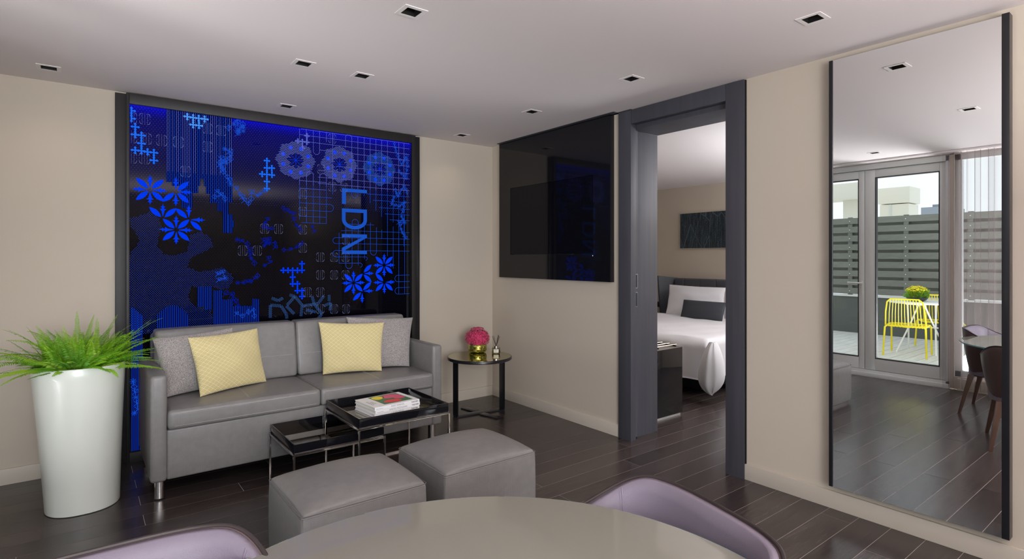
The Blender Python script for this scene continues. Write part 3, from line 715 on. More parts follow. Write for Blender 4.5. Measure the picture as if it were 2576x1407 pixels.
def diamonds():
    m = mat('yellow_diamond_weave', (.5, .4, .1), .85, sheen=.2); nt = m.node_tree; b = nt.nodes['Principled BSDF']
    uv = nt.nodes.new('ShaderNodeUVMap'); sp = nt.nodes.new('ShaderNodeSeparateXYZ'); nt.links.new(uv.outputs[0], sp.inputs[0])
    def mth(op, a, b_=None, c=None):
        n = nt.nodes.new('ShaderNodeMath'); n.operation = op
        for i, q in enumerate((a, b_, c)):
            if q is None: continue
            if isinstance(q, (int, float)): n.inputs[i].default_value = q
            else: nt.links.new(q, n.inputs[i])
        return n.outputs[0]
    N = 13.0
    u = mth('MULTIPLY', sp.outputs[0], N); v = mth('MULTIPLY', sp.outputs[1], N)
    a = mth('ABSOLUTE', mth('SUBTRACT', mth('FRACT', mth('ADD', u, v)), .5)); c = mth('ABSOLUTE', mth('SUBTRACT', mth('FRACT', mth('ADD', mth('SUBTRACT', u, v), 40.0)), .5))
    mx = mth('MAXIMUM', a, c); st = mth('SINE', mth('MULTIPLY', mx, 2*math.pi*5.0)); s = mth('MULTIPLY_ADD', st, .5, .5)
    mixn = nt.nodes.new('ShaderNodeMix'); mixn.data_type = 'RGBA'; nt.links.new(s, mixn.inputs[0])
    mixn.inputs[6].default_value = (*srgb(172, 150, 84), 1); mixn.inputs[7].default_value = (*srgb(230, 218, 172), 1)
    nt.links.new(mixn.outputs[2], b.inputs['Base Color'])
    bp = nt.nodes.new('ShaderNodeBump'); bp.inputs['Strength'].default_value = .4; bp.inputs['Distance'].default_value = .001; nt.links.new(s, bp.inputs['Height']); nt.links.new(bp.outputs[0], b.inputs['Normal'])
    return m
M['tweed'] = tweed(); M['diamond'] = diamonds()
def pillow(name, m, BLp, BRp, TRp, TLp, thick, label=None, cat='pillow', group=None, parent=None, n=22, bow=.05, wr=.003, seed=1):
    r = random.Random(seed); ph = [r.uniform(0, 6) for _ in range(6)]
    BLp, BRp, TRp, TLp = map(Vector, (BLp, BRp, TRp, TLp)); nrm = (BRp-BLp).cross(TLp-BLp).normalized()
    vs = []; uvs = []
    for side in (1, -1):
        for j in range(n+1):
            for i in range(n+1):
                u = -math.cos(math.pi*i/n)*.5+.5*0; u = -math.cos(math.pi*i/n); v = -math.cos(math.pi*j/n)
                uu = u*(1-bow*(1-v*v)); vv = v*(1-bow*(1-u*u))
                a, b = (uu+1)/2, (vv+1)/2
                p = BLp*(1-a)*(1-b)+BRp*a*(1-b)+TRp*a*b+TLp*(1-a)*b
                g = max(0, (1-u*u)*(1-v*v)); t = g**.42*(.75+.25*(1-max(abs(u), abs(v))**2))
                wv = wr*(math.sin(5*u+ph[0]+3*v)+math.sin(7*v+ph[1]-2*u)+.6*math.sin(11*u+ph[2]+9*v))*g**.3
                vs.append(p+nrm*side*(thick/2*t+wv)); uvs.append(((u+1)/2, (v+1)/2))
    fs = []; K = (n+1)*(n+1)
    for j in range(n):
        for i in range(n):
            a = j*(n+1)+i; fs.append((a, a+1, a+n+2, a+n+1)); fs.append((K+a, K+a+n+1, K+a+n+2, K+a+1))
    me = bpy.data.meshes.new(name); me.from_pydata([tuple(p) for p in vs], [], fs); uvl = me.uv_layers.new(name='UVMap')
    for li, l in enumerate(me.loops): uvl.data[li].uv = uvs[l.vertex_index]
    bm = bmesh.new(); bm.from_mesh(me); bmesh.ops.remove_doubles(bm, verts=bm.verts, dist=1e-5); bmesh.ops.recalc_face_normals(bm, faces=bm.faces); bm.to_mesh(me); bm.free()
    return tag(mesh_obj(name, me, m, parent, 'all'), label, cat if not parent else None, group)
G1 = 'cushions on the sofa'
pillow('cushion', M['tweed'], (-2.815, -.56, .515), (-2.42, -.44, .515), ony(585.8, 824, -.43), ony(382, 852, -.47), .13, 'grey tweed cushion against the left armrest, behind the left yellow one', 'cushion', G1, seed=2)
pillow('cushion', M['diamond'], (-2.655, -.675, .515), (-2.232, -.49, .518), ony(647, 826, -.47), ony(472, 850, -.57), .13, 'yellow diamond-patterned cushion on the left half of the sofa', 'cushion', G1, seed=3)
pillow('cushion', M['diamond'], (-1.855, -.50, .518), (-1.463, -.635, .518), ony(966.5, 811, -.55), ony(801, 811, -.46), .12, 'yellow diamond-patterned cushion on the right half of the sofa', 'cushion', G1, seed=4)
pillow('cushion', M['tweed'], (-1.60, -.46, .515), (-1.212, -.585, .515), ony(1038.5, 799, -.47), ony(871, 798, -.43), .12, 'grey tweed cushion against the right armrest, behind the right yellow one', 'cushion', G1, seed=5)

# ------------------------------------------------------------------ nesting tray tables
def tray_table(name, x0, x1, y0, y1, zt, th, label):
    t = thing(name, label, 'coffee table', ((x0+x1)/2, (y0+y1)/2, 0)); w = .006; zb = zt-th
    MB().box(x0, x1, y0, y0+w, zb, zt).box(x0, x1, y1-w, y1, zb, zt).box(x0, x0+w, y0+w, y1-w, zb, zt).box(x1-w, x1, y0+w, y1-w, zb, zt).build('tray_rim', M['black_gloss'], t, bevel=.0006)
    bx('tray_floor', M['smoked_mirror'], t, x0+w, x1-w, y0+w, y1-w, zb+.001, zb+.008)
    e = .008; s = .011; f = MB(); X0, X1, Y0, Y1 = x0-e, x1+e, y0-e, y1+e
    f.box(X0, X1, Y0, Y0+s, zb-s, zb).box(X0, X1, Y1-s, Y1, zb-s, zb).box(X0, X0+s, Y0, Y1, zb-s, zb).box(X1-s, X1, Y0, Y1, zb-s, zb)
    f.build('frame', M['chrome'], t, bevel=.0008)
    for x in (X0, X1-s):
        for y in (Y0, Y1-s): bx('leg', M['chrome'], t, x, x+s, y, y+s, 0, zb-s, bevel=.0008)
    if name == 'large_tray_table': bx('floor_rail', M['chrome'], t, X0, X1, Y1-s, Y1, 0, s)
    return t
tray_table('large_tray_table', -1.977, -1.392, -1.462, -.925, .44, .054, 'larger and higher black tray table on a chrome frame, carrying the books')
tray_table('small_tray_table', -2.310, -1.790, -1.380, -.900, .34, .050, 'smaller and lower black tray table pushed half under the larger one')

# books
M['book_white'] = mat('white_book_cover', (.84, .83, .84), .35)
M['book_pages'] = mat('book_pages', (.75, .73, .68), .8)
M['ink'] = mat('grey_ink', (.22, .22, .23), .6); M['ink_black'] = mat('black_ink', (.03, .03, .03), .6)
def text_obj(s, size, m, parent, loc, rot, name='lettering', sx=1.0, bold=0):
    cu = bpy.data.curves.new('text', 'FONT'); cu.body = s; cu.size = size; cu.align_x = 'CENTER'; cu.offset = bold
    tmp = bpy.data.objects.new('tmp', cu); me = bpy.data.meshes.new_from_object(tmp); bpy.data.objects.remove(tmp); bpy.data.curves.remove(cu)
    me.transform(Matrix.Diagonal((sx, 1, 1, 1)))
    me.name = name; me.materials.clear(); me.materials.append(m); o = bpy.data.objects.new(name, me); COL.objects.link(o); o.parent = parent; o.location = loc; o.rotation_euler = rot; ORG[o.name] = ORG[parent.name]; return o
zfl = .44-.054+.008
bk = [('LUCIAN FREUD', -.000, .000, 4.5), ('AMEDEO MODIGLIANI', .004, .002, 5.5), ('ANDY WARHOL', .0, 0, 5)]
bl = ['white paperback at the bottom of the stack on the tray table', 'white paperback in the middle of the stack on the tray table', 'white paperback with a red, pink, yellow and green cover, topmost of the stack']
ins = {'g': mat('print_green', srgb(62, 110, 66), .35), 'y': mat('print_yellow', srgb(242, 216, 48), .35), 'p': mat('print_pink', srgb(226, 78, 116), .35), 'r': mat('print_red', srgb(226, 52, 52), .35)}
for i, (s, dx, dy, rot) in enumerate(bk):
    t = thing('book', bl[i], 'book', (-1.683+dx, -1.197+dy, zfl+.0005+i*.0202), 'books on the tray table'); W2, D2, H2 = .158, .127, .0195
    ORG[t.name] = Vector((0, 0, 0))
    MB().box(-W2, W2, -D2, D2, 0, .0018).box(-W2, W2, -D2, D2, H2-.0018, H2).box(-W2, W2, -D2, -D2+.0018, .0018, H2-.0018).build('cover', M['book_white'], t)
    bx('page_block', M['book_pages'] if i else M['book_white'], t, -W2+.003, W2-.003, -D2+.002, D2-.003, .0019, H2-.0019)
    text_obj(s, .0155, M['ink'], t, (0, -D2-.0003, .0045), (math.pi/2, 0, 0), sx=.82)
    text_obj('TASCHEN', .0115, M['ink_black'], t, (W2-.035, -D2-.0003, .0055), (math.pi/2, 0, 0), name='publisher_mark', bold=.0003)
    MB().box(-W2+.008, -W2+.055, -D2-.0003, -D2, .007, .0085).build('small_print', M['ink'], t)
    if i == 2:
        c = MB(); z = H2+.0002
        def blob(cx, cy, rx, ry, mi, zz, ph=0):
            pts = [(cx+rx*(1+.10*math.cos(3*a+ph))*math.cos(a), cy+ry*(1+.10*math.sin(2*a+ph))*math.sin(a), zz) for a in [2*math.pi*k/28 for k in range(28)]]
            c.add(pts, [tuple(range(28))], mi)
        c.quad((-.075, -.098, z), (.128, -.098, z), (.128, .118, z), (-.075, .118, z), 0)
        blob(-.032, .068, .040, .040, 1, z+.0002); blob(.060, .060, .062, .048, 2, z+.0002, 1); blob(.088, .008, .036, .040, 2, z+.0003, 2); blob(.012, -.052, .058, .036, 3, z+.0002, 3)
        c.build('cover_picture', [ins['g'], ins['y'], ins['p'], ins['r']], t)
        text_obj('ANDY', .026, M['ink'], t, (-.118, -.02, z+.0002), (0, 0, math.pi/2*0-math.pi/2), name='cover_lettering', sx=.9)
        text_obj('WARHOL', .026, M['ink'], t, (-.140, -.02, z+.0002), (0, 0, -math.pi/2), name='cover_lettering', sx=.9)
    t.rotation_euler = (0, 0, math.radians(rot))

# ------------------------------------------------------------------ ottomans
def ottoman(x0, x1, y0, y1, label):
    t = thing('ottoman', label, 'ottoman', ((x0+x1)/2, (y0+y1)/2, 0), 'vinyl ottomans'); zs = .362
    MB().soft(x0, x1, y0, y1, .028, zs+.0, .016, m=6, belly=.006).build('side_cover', M['vinyl'], t, smooth='all')
    MB().soft(x0+.0005, x1-.0005, y0+.0005, y1-.0005, zs-.04, zs+.004, .02, crown=.058, m=12).build('seat_top', M['vinyl'], t, smooth='all')
    s = MB(); e = .002; zz = zs-.002; r = .016
    def loop(z, e, rad):
        pts = []
        for cx, cy, a0 in ((x1-r, y1-r, 0), (x0+r, y1-r, 90), (x0+r, y0+r, 180), (x1-r, y0+r, 270)):
            for k in range(4): a = math.radians(a0+30*k); pts.append((cx+(r+e)*math.cos(a), cy+(r+e)*math.sin(a), z))
        s.tube(pts, rad, 5, closed=True)
    loop(zz, .001, .0018); loop(zz-.009, .0008, .0008)
    for x, y in ((x0, y0), (x1, y0), (x0, y1), (x1, y1)):
        cx = x+(.004 if x == x0 else -.004); cy = y+(.004 if y == y0 else -.004)
        s.tube([(cx, cy, .06), (cx, cy, zz-.01)], .0012, 4)
    s.build('seam', mat('seam_shadow', srgb(92, 88, 88), .6) if 'seam' not in M else M['seam'], t)
    bx('plinth', M['chrome'], t, x0+.02, x1-.02, y0+.02, y1-.02, 0, .027)
    return t
M['seam'] = mat('seam_thread', srgb(104, 100, 100), .6)
ottoman(-2.557, -2.016, -2.312, -1.838, 'grey vinyl ottoman nearer the fern planter, left of the pair')
ottoman(-1.913, -1.372, -2.294, -1.818, 'grey vinyl ottoman nearer the doorway, right of the pair')

# ------------------------------------------------------------------ planter with fern
pl = thing('planter', 'tall white glossy tapered planter with a green fern at the left', 'planter', (-3.22, -.60, 0))
prof = []
for k in range(13):
    t = k/12; prof.append((1.0+.0*t, t))
mb = MB(); vs = []; n = 48; Hh = .770
def pr(t): return (.166+.042*t**1.15, .185+.022*t, -3.213-.017*t, -.600)
rings = [(0, 1.0, 0)]+[(k/14, 1.0, 0) for k in range(15)]
zs_ = [(0, .97), (.004, 1.0)]+[(Hh*k/14, 1.0) for k in range(1, 15)]+[(Hh+.003, .992), (Hh+.003, .965), (Hh-.02, .955), (Hh-.06, .95)]
for z, s in zs_:
    a_, b_, cx, cy = pr(min(max(z/Hh, 0), 1))
    for k in range(n):
        a = 2*math.pi*k/n; ca, sa = math.cos(a), math.sin(a); ex = .86
        vs.append((cx+s*a_*math.copysign(abs(ca)**ex, ca), cy+s*b_*math.copysign(abs(sa)**ex, sa), z))
fs = [tuple(range(n))[::-1]]
for i in range(len(zs_)-1):
    for k in range(n): fs.append((i*n+k, i*n+(k+1) % n, (i+1)*n+(k+1) % n, (i+1)*n+k))
mb.add(vs, fs); mb.build('pot', M['white_ceramic'], pl, smooth=True)
a_, b_, cx, cy = pr(1)
MB().lathe((cx, cy, Hh-.03), [(.94, 0), (.5, .006), (.0001, .010)], 32, cap=False, sx=a_, sy=b_, ex=.86).build('soil', M['soil'], pl, smooth=True)
fern = thing('fern', 'bushy bright green fern growing in the tall white planter', 'plant', (cx, cy, Hh-.03))
def leafmat(name, c1_, c2_, rough=.45):
    m = mat(name, c1_, rough, vary=(9, .35)); b = m.node_tree.nodes['Principled BSDF']
    nt = m.node_tree; tr = nt.nodes.new('ShaderNodeBsdfTranslucent'); tr.inputs[0].default_value = (*c2_, 1)
    mx = nt.nodes.new('ShaderNodeMixShader'); mx.inputs[0].default_value = .35; out = [n for n in nt.nodes if n.type == 'OUTPUT_MATERIAL'][0]
    nt.links.new(b.outputs[0], mx.inputs[1]); nt.links.new(tr.outputs[0], mx.inputs[2]); nt.links.new(mx.outputs[0], out.inputs[0]); return m
FM = [leafmat('fern_leaf_'+str(i), c, d) for i, (c, d) in enumerate(((srgb(136, 190, 44), srgb(184, 222, 50)), (srgb(100, 160, 36), srgb(150, 205, 40)), (srgb(160, 200, 60), srgb(200, 225, 70))))]
r = random.Random(11)
def frond(az, el, L, m, droop, x0=0, y0=0):
    n = 26; d = Vector((math.cos(az)*math.cos(el), math.sin(az)*math.cos(el), math.sin(el))); p = Vector((cx+x0, cy+y0, Hh-.02)); mb = MB(); pts = [p.copy()]
    step = L/n; wob = r.uniform(-.02, .02)
    for k in range(n):
        d = (d+Vector((wob*-math.sin(az), wob*math.cos(az), -droop*step*(k/n+.25)))).normalized(); p = p+d*step
        if p.y > -.02: p.y = -.02
        pts.append(p.copy())
    mb.tube(pts, [.0016*(1-k/(n+3)) for k in range(n+1)], 3, caps=False)
    roll = r.uniform(-.5, .5)
    for k in range(2, 2*n):
        t = k/(2*n); q = pts[int(t*n)].lerp(pts[min(n, int(t*n)+1)], t*n-int(t*n)); dd = (pts[min(n, int(t*n)+1)]-pts[int(t*n)])
        if dd.length < 1e-6: continue
        dd.normalize(); side = dd.cross(Vector((0, 0, 1))); 
        if side.length < 1e-3: side = Vector((1, 0, 0))
        side.normalize(); upv = side.cross(dd); side = side*math.cos(roll)+upv*math.sin(roll)
        ll = .033*min(1, t*4.5)*(1-t)**.6*(.85+.3*r.random()); wd = L/(2*n)*.36
        for s in (1, -1):
            tip = q+side*s*ll+dd*ll*.28-Vector((0, 0, ll*r.uniform(.0, .35))); m1 = q+side*s*ll*.55+dd*(wd+ll*.10)
            m0 = q+side*s*ll*.5-dd*wd*.55+upv*.002
            mb.add([q+dd*wd*.3, m1, tip, m0, q-dd*wd*.3], [(0, 1, 2), (0, 2, 3, 4)])
    mb.build('frond', m, fern)
for i in range(205):
    az = 2*math.pi*(i*.618034) % (2*math.pi); u = r.random()
    el = math.radians(r.choice((14, 26, 36, 46, 58, 70, 76))+r.uniform(-8, 8)); L = r.uniform(.20, .36) if el < 1.0 else r.uniform(.17, .29)
    c, s = math.cos(az), math.sin(az); rr = r.uniform(.01, .13)
    if s > .3: L *= .72
    if abs(c) > .7: L *= 1.08
    frond(az+r.uniform(-.3, .3), el, L, FM[0 if r.random() < .5 else (1 if r.random() < .6 else 2)], r.uniform(.9, 3.2)*(1.7 if el > .9 else 1), c*rr, s*rr)
for (az, el, L, dr) in ((2.9, .5, .47, 3.0), (3.3, .42, .45, 2.8), (3.6, .3, .42, 2.6), (2.6, .8, .42, 2.8), (.1, .5, .38, 1.6), (-.3, .7, .36, 1.6), (-1.2, 1.25, .32, .9), (1.8, 1.3, .32, .6)): frond(az, el, L, FM[0], dr)

# ------------------------------------------------------------------ round side table with flowers and diffuser
st = thing('round_side_table', 'round black side table with an olive mirror top in the corner', 'side table', (-.495, -.500, 0))
sc_ = (-.495, -.500); Zt = .507
MB().lathe((*sc_, 0), [(.001, Zt-.026), (.274, Zt-.026), (.278, Zt-.023), (.278, Zt-.003), (.276, Zt-.0005)], 64).build('table_rim', M['black_metal'], st, smooth=True)
M['olive_mirror'] = mat('olive_mirror_glass', (.50, .46, .27), .02, 1)
MB().lathe((*sc_, 0), [(.001, Zt-.0004), (.272, Zt-.0004), (.272, Zt+.0002), (.001, Zt+.0002)], 64).build('mirror_top', M['olive_mirror'], st)
def obar(name, a, b, w_, z0, z1):
    a = Vector(a); b = Vector(b); d = (b-a).normalized(); q = Vector((-d.y, d.x))*w_/2
    MB().prism([tuple(a-q), tuple(b-q), tuple(b+q), tuple(a+q)], z0, z1).build(name, M['black_metal'], st, bevel=.001)
for x, y in ((-.705, -.445), (-.248, -.492)):
    bx('leg', M['black_metal'], st, x-.004, x+.004, y-.038, y+.038, .010, Zt-.026, bevel=.001)
obar('base_bar', (-.709, -.444), (-.244, -.492), .076, 0, .010)
obar('base_bar', (-.50, -.25), (-.472, -.427), .066, 0, .010)
obar('base_bar', (-.482, -.51), (-.435, -.70), .066, 0, .010)
fc = onz(1202, 879, Zt); fc = Vector((fc.x, fc.y, 0))
fc = Vector((-.515, -.435, 0))
fc = Vector((sc_[0]+.088, sc_[1]+.165, 0))
M['mercury'] = mat('mottled_gold_glass', srgb(176, 170, 84), .12, .85, bump=(70, .5, 4), vary=(55, .65))
va = thing('flower_vase', 'round mottled gold glass bowl holding the pink flowers on the side table', 'vase', (fc.x, fc.y, Zt))
MB().lathe((fc.x, fc.y, Zt+.0004), [(.001, 0), (.055, 0), (.074, .007), (.083, .022), (.084, .045), (.082, .080), (.079, .082), (.078, .045), (.07, .012), (.001, .008)], 48).build('bowl', M['mercury'], va, smooth='all')
fl = thing('hydrangea', 'dome of deep pink hydrangea blossom in the gold bowl', 'flowers', (fc.x, fc.y, Zt+.06))
PK = [mat('pink_petal_'+str(i), c, .6, sheen=.3) for i, c in enumerate((srgb(196, 44, 92), srgb(222, 66, 118), srgb(164, 28, 74)))]
mb = MB(); rr = random.Random(5); hc = Vector((fc.x, fc.y, Zt+.128))
mb.lathe(hc, [(.001, -.06), (.075, -.045), (.092, 0), (.075, .05), (.001, .072)], 16, mi=2)
for i in range(430):
    z = 1-1.55*(i+.5)/430; a = i*2.39996; s = math.sqrt(max(0, 1-z*z)); nn = Vector((s*math.cos(a), s*math.sin(a), z))
    bump_ = 1+.07*math.sin(5*a)*s+rr.uniform(-.05, .06)
    p = hc+Vector((nn.x*.100, nn.y*.100, nn.z*.078+(.012 if z > .8 else 0)))*bump_
    t1 = nn.orthogonal().normalized(); t2 = nn.cross(t1); ro = rr.uniform(0, 6)
    for k in range(4):
        b = ro+k*math.pi/2; d = t1*math.cos(b)+t2*math.sin(b); e_ = nn.cross(d); S = rr.uniform(.011, .015); li = nn*rr.uniform(.0, .008)
        mb.add([p, p+d*S*.6+e_*S*.5+li*.5, p+d*S+li, p+d*S*.6-e_*S*.5+li*.5], [(0, 1, 2, 3)], rr.choice((0, 0, 1, 2)))
mb.build('blossom', PK, fl, kind='stuff')
dz_ = onz(1248, 889, Zt)
df = thing('reed_diffuser', 'glass reed diffuser with a silver collar and black reeds on the side table', 'diffuser', (dz_.x, dz_.y, Zt))
x, y = dz_.x, dz_.y
M['clear_glass'] = mat('clear_glass', (.95, .97, .93), .02, trans=1, ior=1.45)
M['oil'] = mat('pale_oil', srgb(214, 206, 150), .1, trans=.6, ior=1.4)
MB().lathe((x, y, Zt+.0004), [(.001, 0), (.034, 0), (.037, .004), (.037, .044), (.034, .048), (.018, .048)], 32).build('bottle', M['clear_glass'], df, smooth=True)
MB().lathe((x, y, Zt+.003), [(.001, 0), (.032, 0), (.034, .003), (.034, .026), (.001, .026)], 32).build('liquid', M['oil'], df, smooth=True)
MB().lathe((x, y, Zt+.046), [(.026, 0), (.026, .022), (.012, .023), (.001, .023)], 32).build('collar', M['chrome'], df, smooth=True)
lab = MB(); LR = .0378; vd = math.atan2(CY-y, CX-x)
for k in range(8):
    a = vd-.62+1.24*k/8; b = a+1.24/8
    lab.quad((x+LR*math.cos(a), y+LR*math.sin(a), Zt+.010), (x+LR*math.cos(b), y+LR*math.sin(b), Zt+.010), (x+LR*math.cos(b), y+LR*math.sin(b), Zt+.040), (x+LR*math.cos(a), y+LR*math.sin(a), Zt+.040))
lab.build('label', mat('cream_label', srgb(226, 222, 206), .6), df)
lt = MB()
for q, (z0, w_) in enumerate(((.033, .30), (.029, .36), (.022, .22), (.016, .26))):
    for k in range(3):
        a = vd-w_+2*w_*k/3; b = a+2*w_/3*.8; L2 = LR+.0004
        lt.quad((x+L2*math.cos(a), y+L2*math.sin(a), Zt+z0), (x+L2*math.cos(b), y+L2*math.sin(b), Zt+z0), (x+L2*math.cos(b), y+L2*math.sin(b), Zt+z0+.0012), (x+L2*math.cos(a), y+L2*math.sin(a), Zt+z0+.0012))
lt.build('label_print', M['ink'], df)
rt = Vector((RT.x, RT.y, 0))
for a, b, h in ((-.035, .01, .150), (-.022, -.01, .155), (.020, .012, .162), (.032, -.005, .150), (.024, 0, .158)):
    top = Vector((x, y, Zt+h))+rt*a+Vector((FW.x, FW.y, 0))*b
    MB().tube([Vector((x, y, Zt+.05))-rt*a*.15, top], .0018, 6).build('reed', M['black_matt'], df)
# ------------------------------------------------------------------ dining table
TZ, TCx, TCy, TR = .69, -2.688, -3.737, .638
dt = thing('dining_table', 'round glass-topped dining table in the foreground', 'dining table', (TCx, TCy, 0))
M['edge_glass'] = mat('sea_green_glass_edge', srgb(96, 150, 156), .06, coat=.6)
M['painted_glass'] = mat('taupe_back_painted_glass', srgb(124, 121, 111), .07, coat=.3)
M['bronze'] = mat('bronze_lacquer', srgb(58, 48, 46), .35, .3)
mb = MB().lathe((TCx, TCy, TZ), [(TR-.004, 0), (TR-.0012, -.0008), (TR, -.003), (TR, -.009), (TR-.0015, -.0115)], 128, mi=0, cap=False)
mb.lathe((TCx, TCy, TZ), [(.001, 0), (TR-.004, 0)], 128, mi=1, cap=False); mb.lathe((TCx, TCy, TZ), [(TR-.0015, -.0115), (.001, -.0115)], 128, mi=1, cap=False)
mb.build('glass_top', [M['edge_glass'], M['painted_glass']], dt, smooth=True)
MB().lathe((TCx, TCy, 0), [(.001, TZ-.035), (.30, TZ-.032), (TR-.05, TZ-.016), (TR-.045, TZ-.0118), (.001, TZ-.0118)], 96).build('under_top', M['bronze'], dt, smooth=True)
MB().lathe((TCx, TCy, 0), [(.06, .02), (.045, .06), (.045, TZ-.05), (.10, TZ-.03)], 40).build('column', M['bronze'], dt, smooth=True)
MB().lathe((TCx, TCy, 0), [(.001, 0), (.26, 0), (.262, .006), (.10, .016), (.05, .03), (.001, .03)], 64).build('foot_plate', M['chrome'], dt, smooth=True)

# ------------------------------------------------------------------ leather tub chairs
M['mauve'] = mat('mauve_leather', srgb(114, 104, 116), .52, bump=(420, .3, 3))
M['brown'] = mat('brown_leather', srgb(82, 66, 64), .36, bump=(300, .15, 3))
M['piping'] = mat('dark_piping', srgb(46, 36, 36), .4)
M['leg_bronze'] = mat('bronze_leg', srgb(104, 80, 70), .3, .25)
def tub_chair(label):
    """origin on the floor at the middle of the seat; the back is on local +x"""
    t = thing('tub_chair', label, 'chair', (0, 0, 0), 'leather tub chairs round the dining table'); A, B = .275, .300
    ex = .62
    def plan(th, off=0):
        c, s = math.cos(th), math.sin(th)
        x = A*math.copysign(abs(c)**ex, c); y = B*math.copysign(abs(s)**ex, s)
        n = Vector((math.copysign(abs(c)**(2-ex), c)/A, math.copysign(abs(s)**(2-ex), s)/B)); n.normalize()
        return Vector((x+n.x*off, y+n.y*off))
    TM = math.radians(142); N = 56; Zb = .335
    def rim(th):
        q = min(1, max(0, (abs(th)-math.radians(34))/(TM-math.radians(40)))); q = q*q*(3-2*q)
        return .735-.160*q-.02*max(0, (abs(th)-math.radians(125))/math.radians(17))
    def zz(th, v): return Zb+(rim(th)-Zb)*v
    vo, fo = [], []; K = 12
    ths = [-TM+2*TM*i/N for i in range(N+1)]
    def surf(offf, rev):
        vs = []
        for th in ths:
            for j in range(K+1):
                v = j/K; p = plan(th, offf(th, v)); vs.append((p.x, p.y, zz(th, v)))
        fs = []
        for i in range(N):
            for j in range(K):
                a = i*(K+1)+j; q = (a, a+K+1, a+K+2, a+1); fs.append(q if not rev else q[::-1])
        return vs, fs
    out = lambda th, v: -.055*(1-v)**1.6+.0
    inn = lambda th, v: -.030-.022*math.sin(math.pi*min(1, (1-v)*1.15))**.8-.030*(1-v)**1.5
    m1 = MB(); vs, fs = surf(out, False); m1.add(vs, fs)
    vi, fi = surf(lambda th, v: out(th, v)-.012, True); m1.add(vi, fi)
    b = (N+1)*(K+1)
    for i in range(N): m1.f.append((i*(K+1)+K, (i+1)*(K+1)+K, b+(i+1)*(K+1)+K, b+i*(K+1)+K)[::1]); m1.mi.append(0); m1.f.append((i*(K+1), b+i*(K+1), b+(i+1)*(K+1), (i+1)*(K+1))); m1.mi.append(0)
    for i in (0, N):
        for j in range(K):
            a = i*(K+1)+j; q = (a, a+1, b+a+1, b+a); m1.f.append(q if i == 0 else q[::-1]); m1.mi.append(0)
    m1.build('outer_shell', M['brown'], t, smooth='all')
    m2 = MB(); vs, fs = surf(inn, True); m2.add(vs, fs)
    vi, fi = surf(lambda th, v: -.006+out(th, v)*.9-.004, False)
    b = (N+1)*(K+1); m2.add(vi, fi)
    for i in range(N): m2.f.append((i*(K+1)+K, b+i*(K+1)+K, b+(i+1)*(K+1)+K, (i+1)*(K+1)+K)); m2.mi.append(0)
    for i in (0, N):
        for j in range(K):
            a = i*(K+1)+j; q = (a, a+1, b+a+1, b+a); m2.f.append(q if i else q[::-1]); m2.mi.append(0)
    m2.build('inner_pad', M['mauve'], t, smooth='all')
    pts = [(*plan(th, -.003), rim(th)+.001) for th in ths]
    MB().tube(pts, .0055, 8).build('piping', M['piping'], t, smooth=True)
    sm = MB()
    for sgn in (1, -1):
        th = sgn*math.radians(62)
        sm.tube([(*plan(th, inn(th, v)-.0005), zz(th, v)) for v in [1-.06*k for k in range(12)]], .0013, 5)
        th = sgn*math.radians(64); sm.tube([(*plan(th, inn(th, v)-.0002), zz(th, v)) for v in [1-.06*k for k in range(12)]], .0009, 5)
    sm.build('seam', mat('mauve_seam', srgb(120, 104, 120), .6) if 'mseam' not in M else M['mseam'], t, smooth=True)
    n = 40; vs = []; prof = [(.001, .44), (.6, .438), (.86, .43), (.93, .41), (.93, .345), (.001, .34)]
    for r_, z in prof:
        for k in range(n): p = plan(2*math.pi*k/n); vs.append((p.x*r_*.93-.004, p.y*r_*.93, z))
    fs = [(i*n+k, (i+1)*n+k, (i+1)*n+(k+1) % n, i*n+(k+1) % n) for i in range(len(prof)-1) for k in range(n)]
    MB().add(vs, fs).build('seat', M['mauve'], t, smooth=True)
    for sx in (1, -1):
        for sy in (1, -1):
            top = Vector((.19*sx, .20*sy, .345)); bot = Vector((.265*sx, .255*sy, 0)); a, b_ = .021, .011
            vs = [bot+Vector((dx*b_, dy*b_, 0)) for dx, dy in ((-1, -1), (1, -1), (1, 1), (-1, 1))]+[top+Vector((dx*a, dy*a, 0)) for dx, dy in ((-1, -1), (1, -1), (1, 1), (-1, 1))]
            MB().add(vs, [(0, 3, 2, 1), (4, 5, 6, 7), (0, 1, 5, 4), (1, 2, 6, 5), (2, 3, 7, 6), (3, 0, 4, 7)]).build('leg', M['leg_bronze'], t, bevel=.002)
    return t
M['mseam'] = mat('mauve_seam', srgb(118, 102, 118), .6)
ch = tub_chair('mauve and brown leather tub chair on the mirror side of the dining table')
ch2 = copy_tree(ch)
ch.location = (-2.228, -3.632, 0); ch.rotation_euler = (0, 0, math.radians(-14))
ch2['label'] = 'mauve and brown leather tub chair on the sofa side of the dining table, lower left'
ch2.location = (-3.186, -3.285, 0); ch2.rotation_euler = (0, 0, math.radians(88))

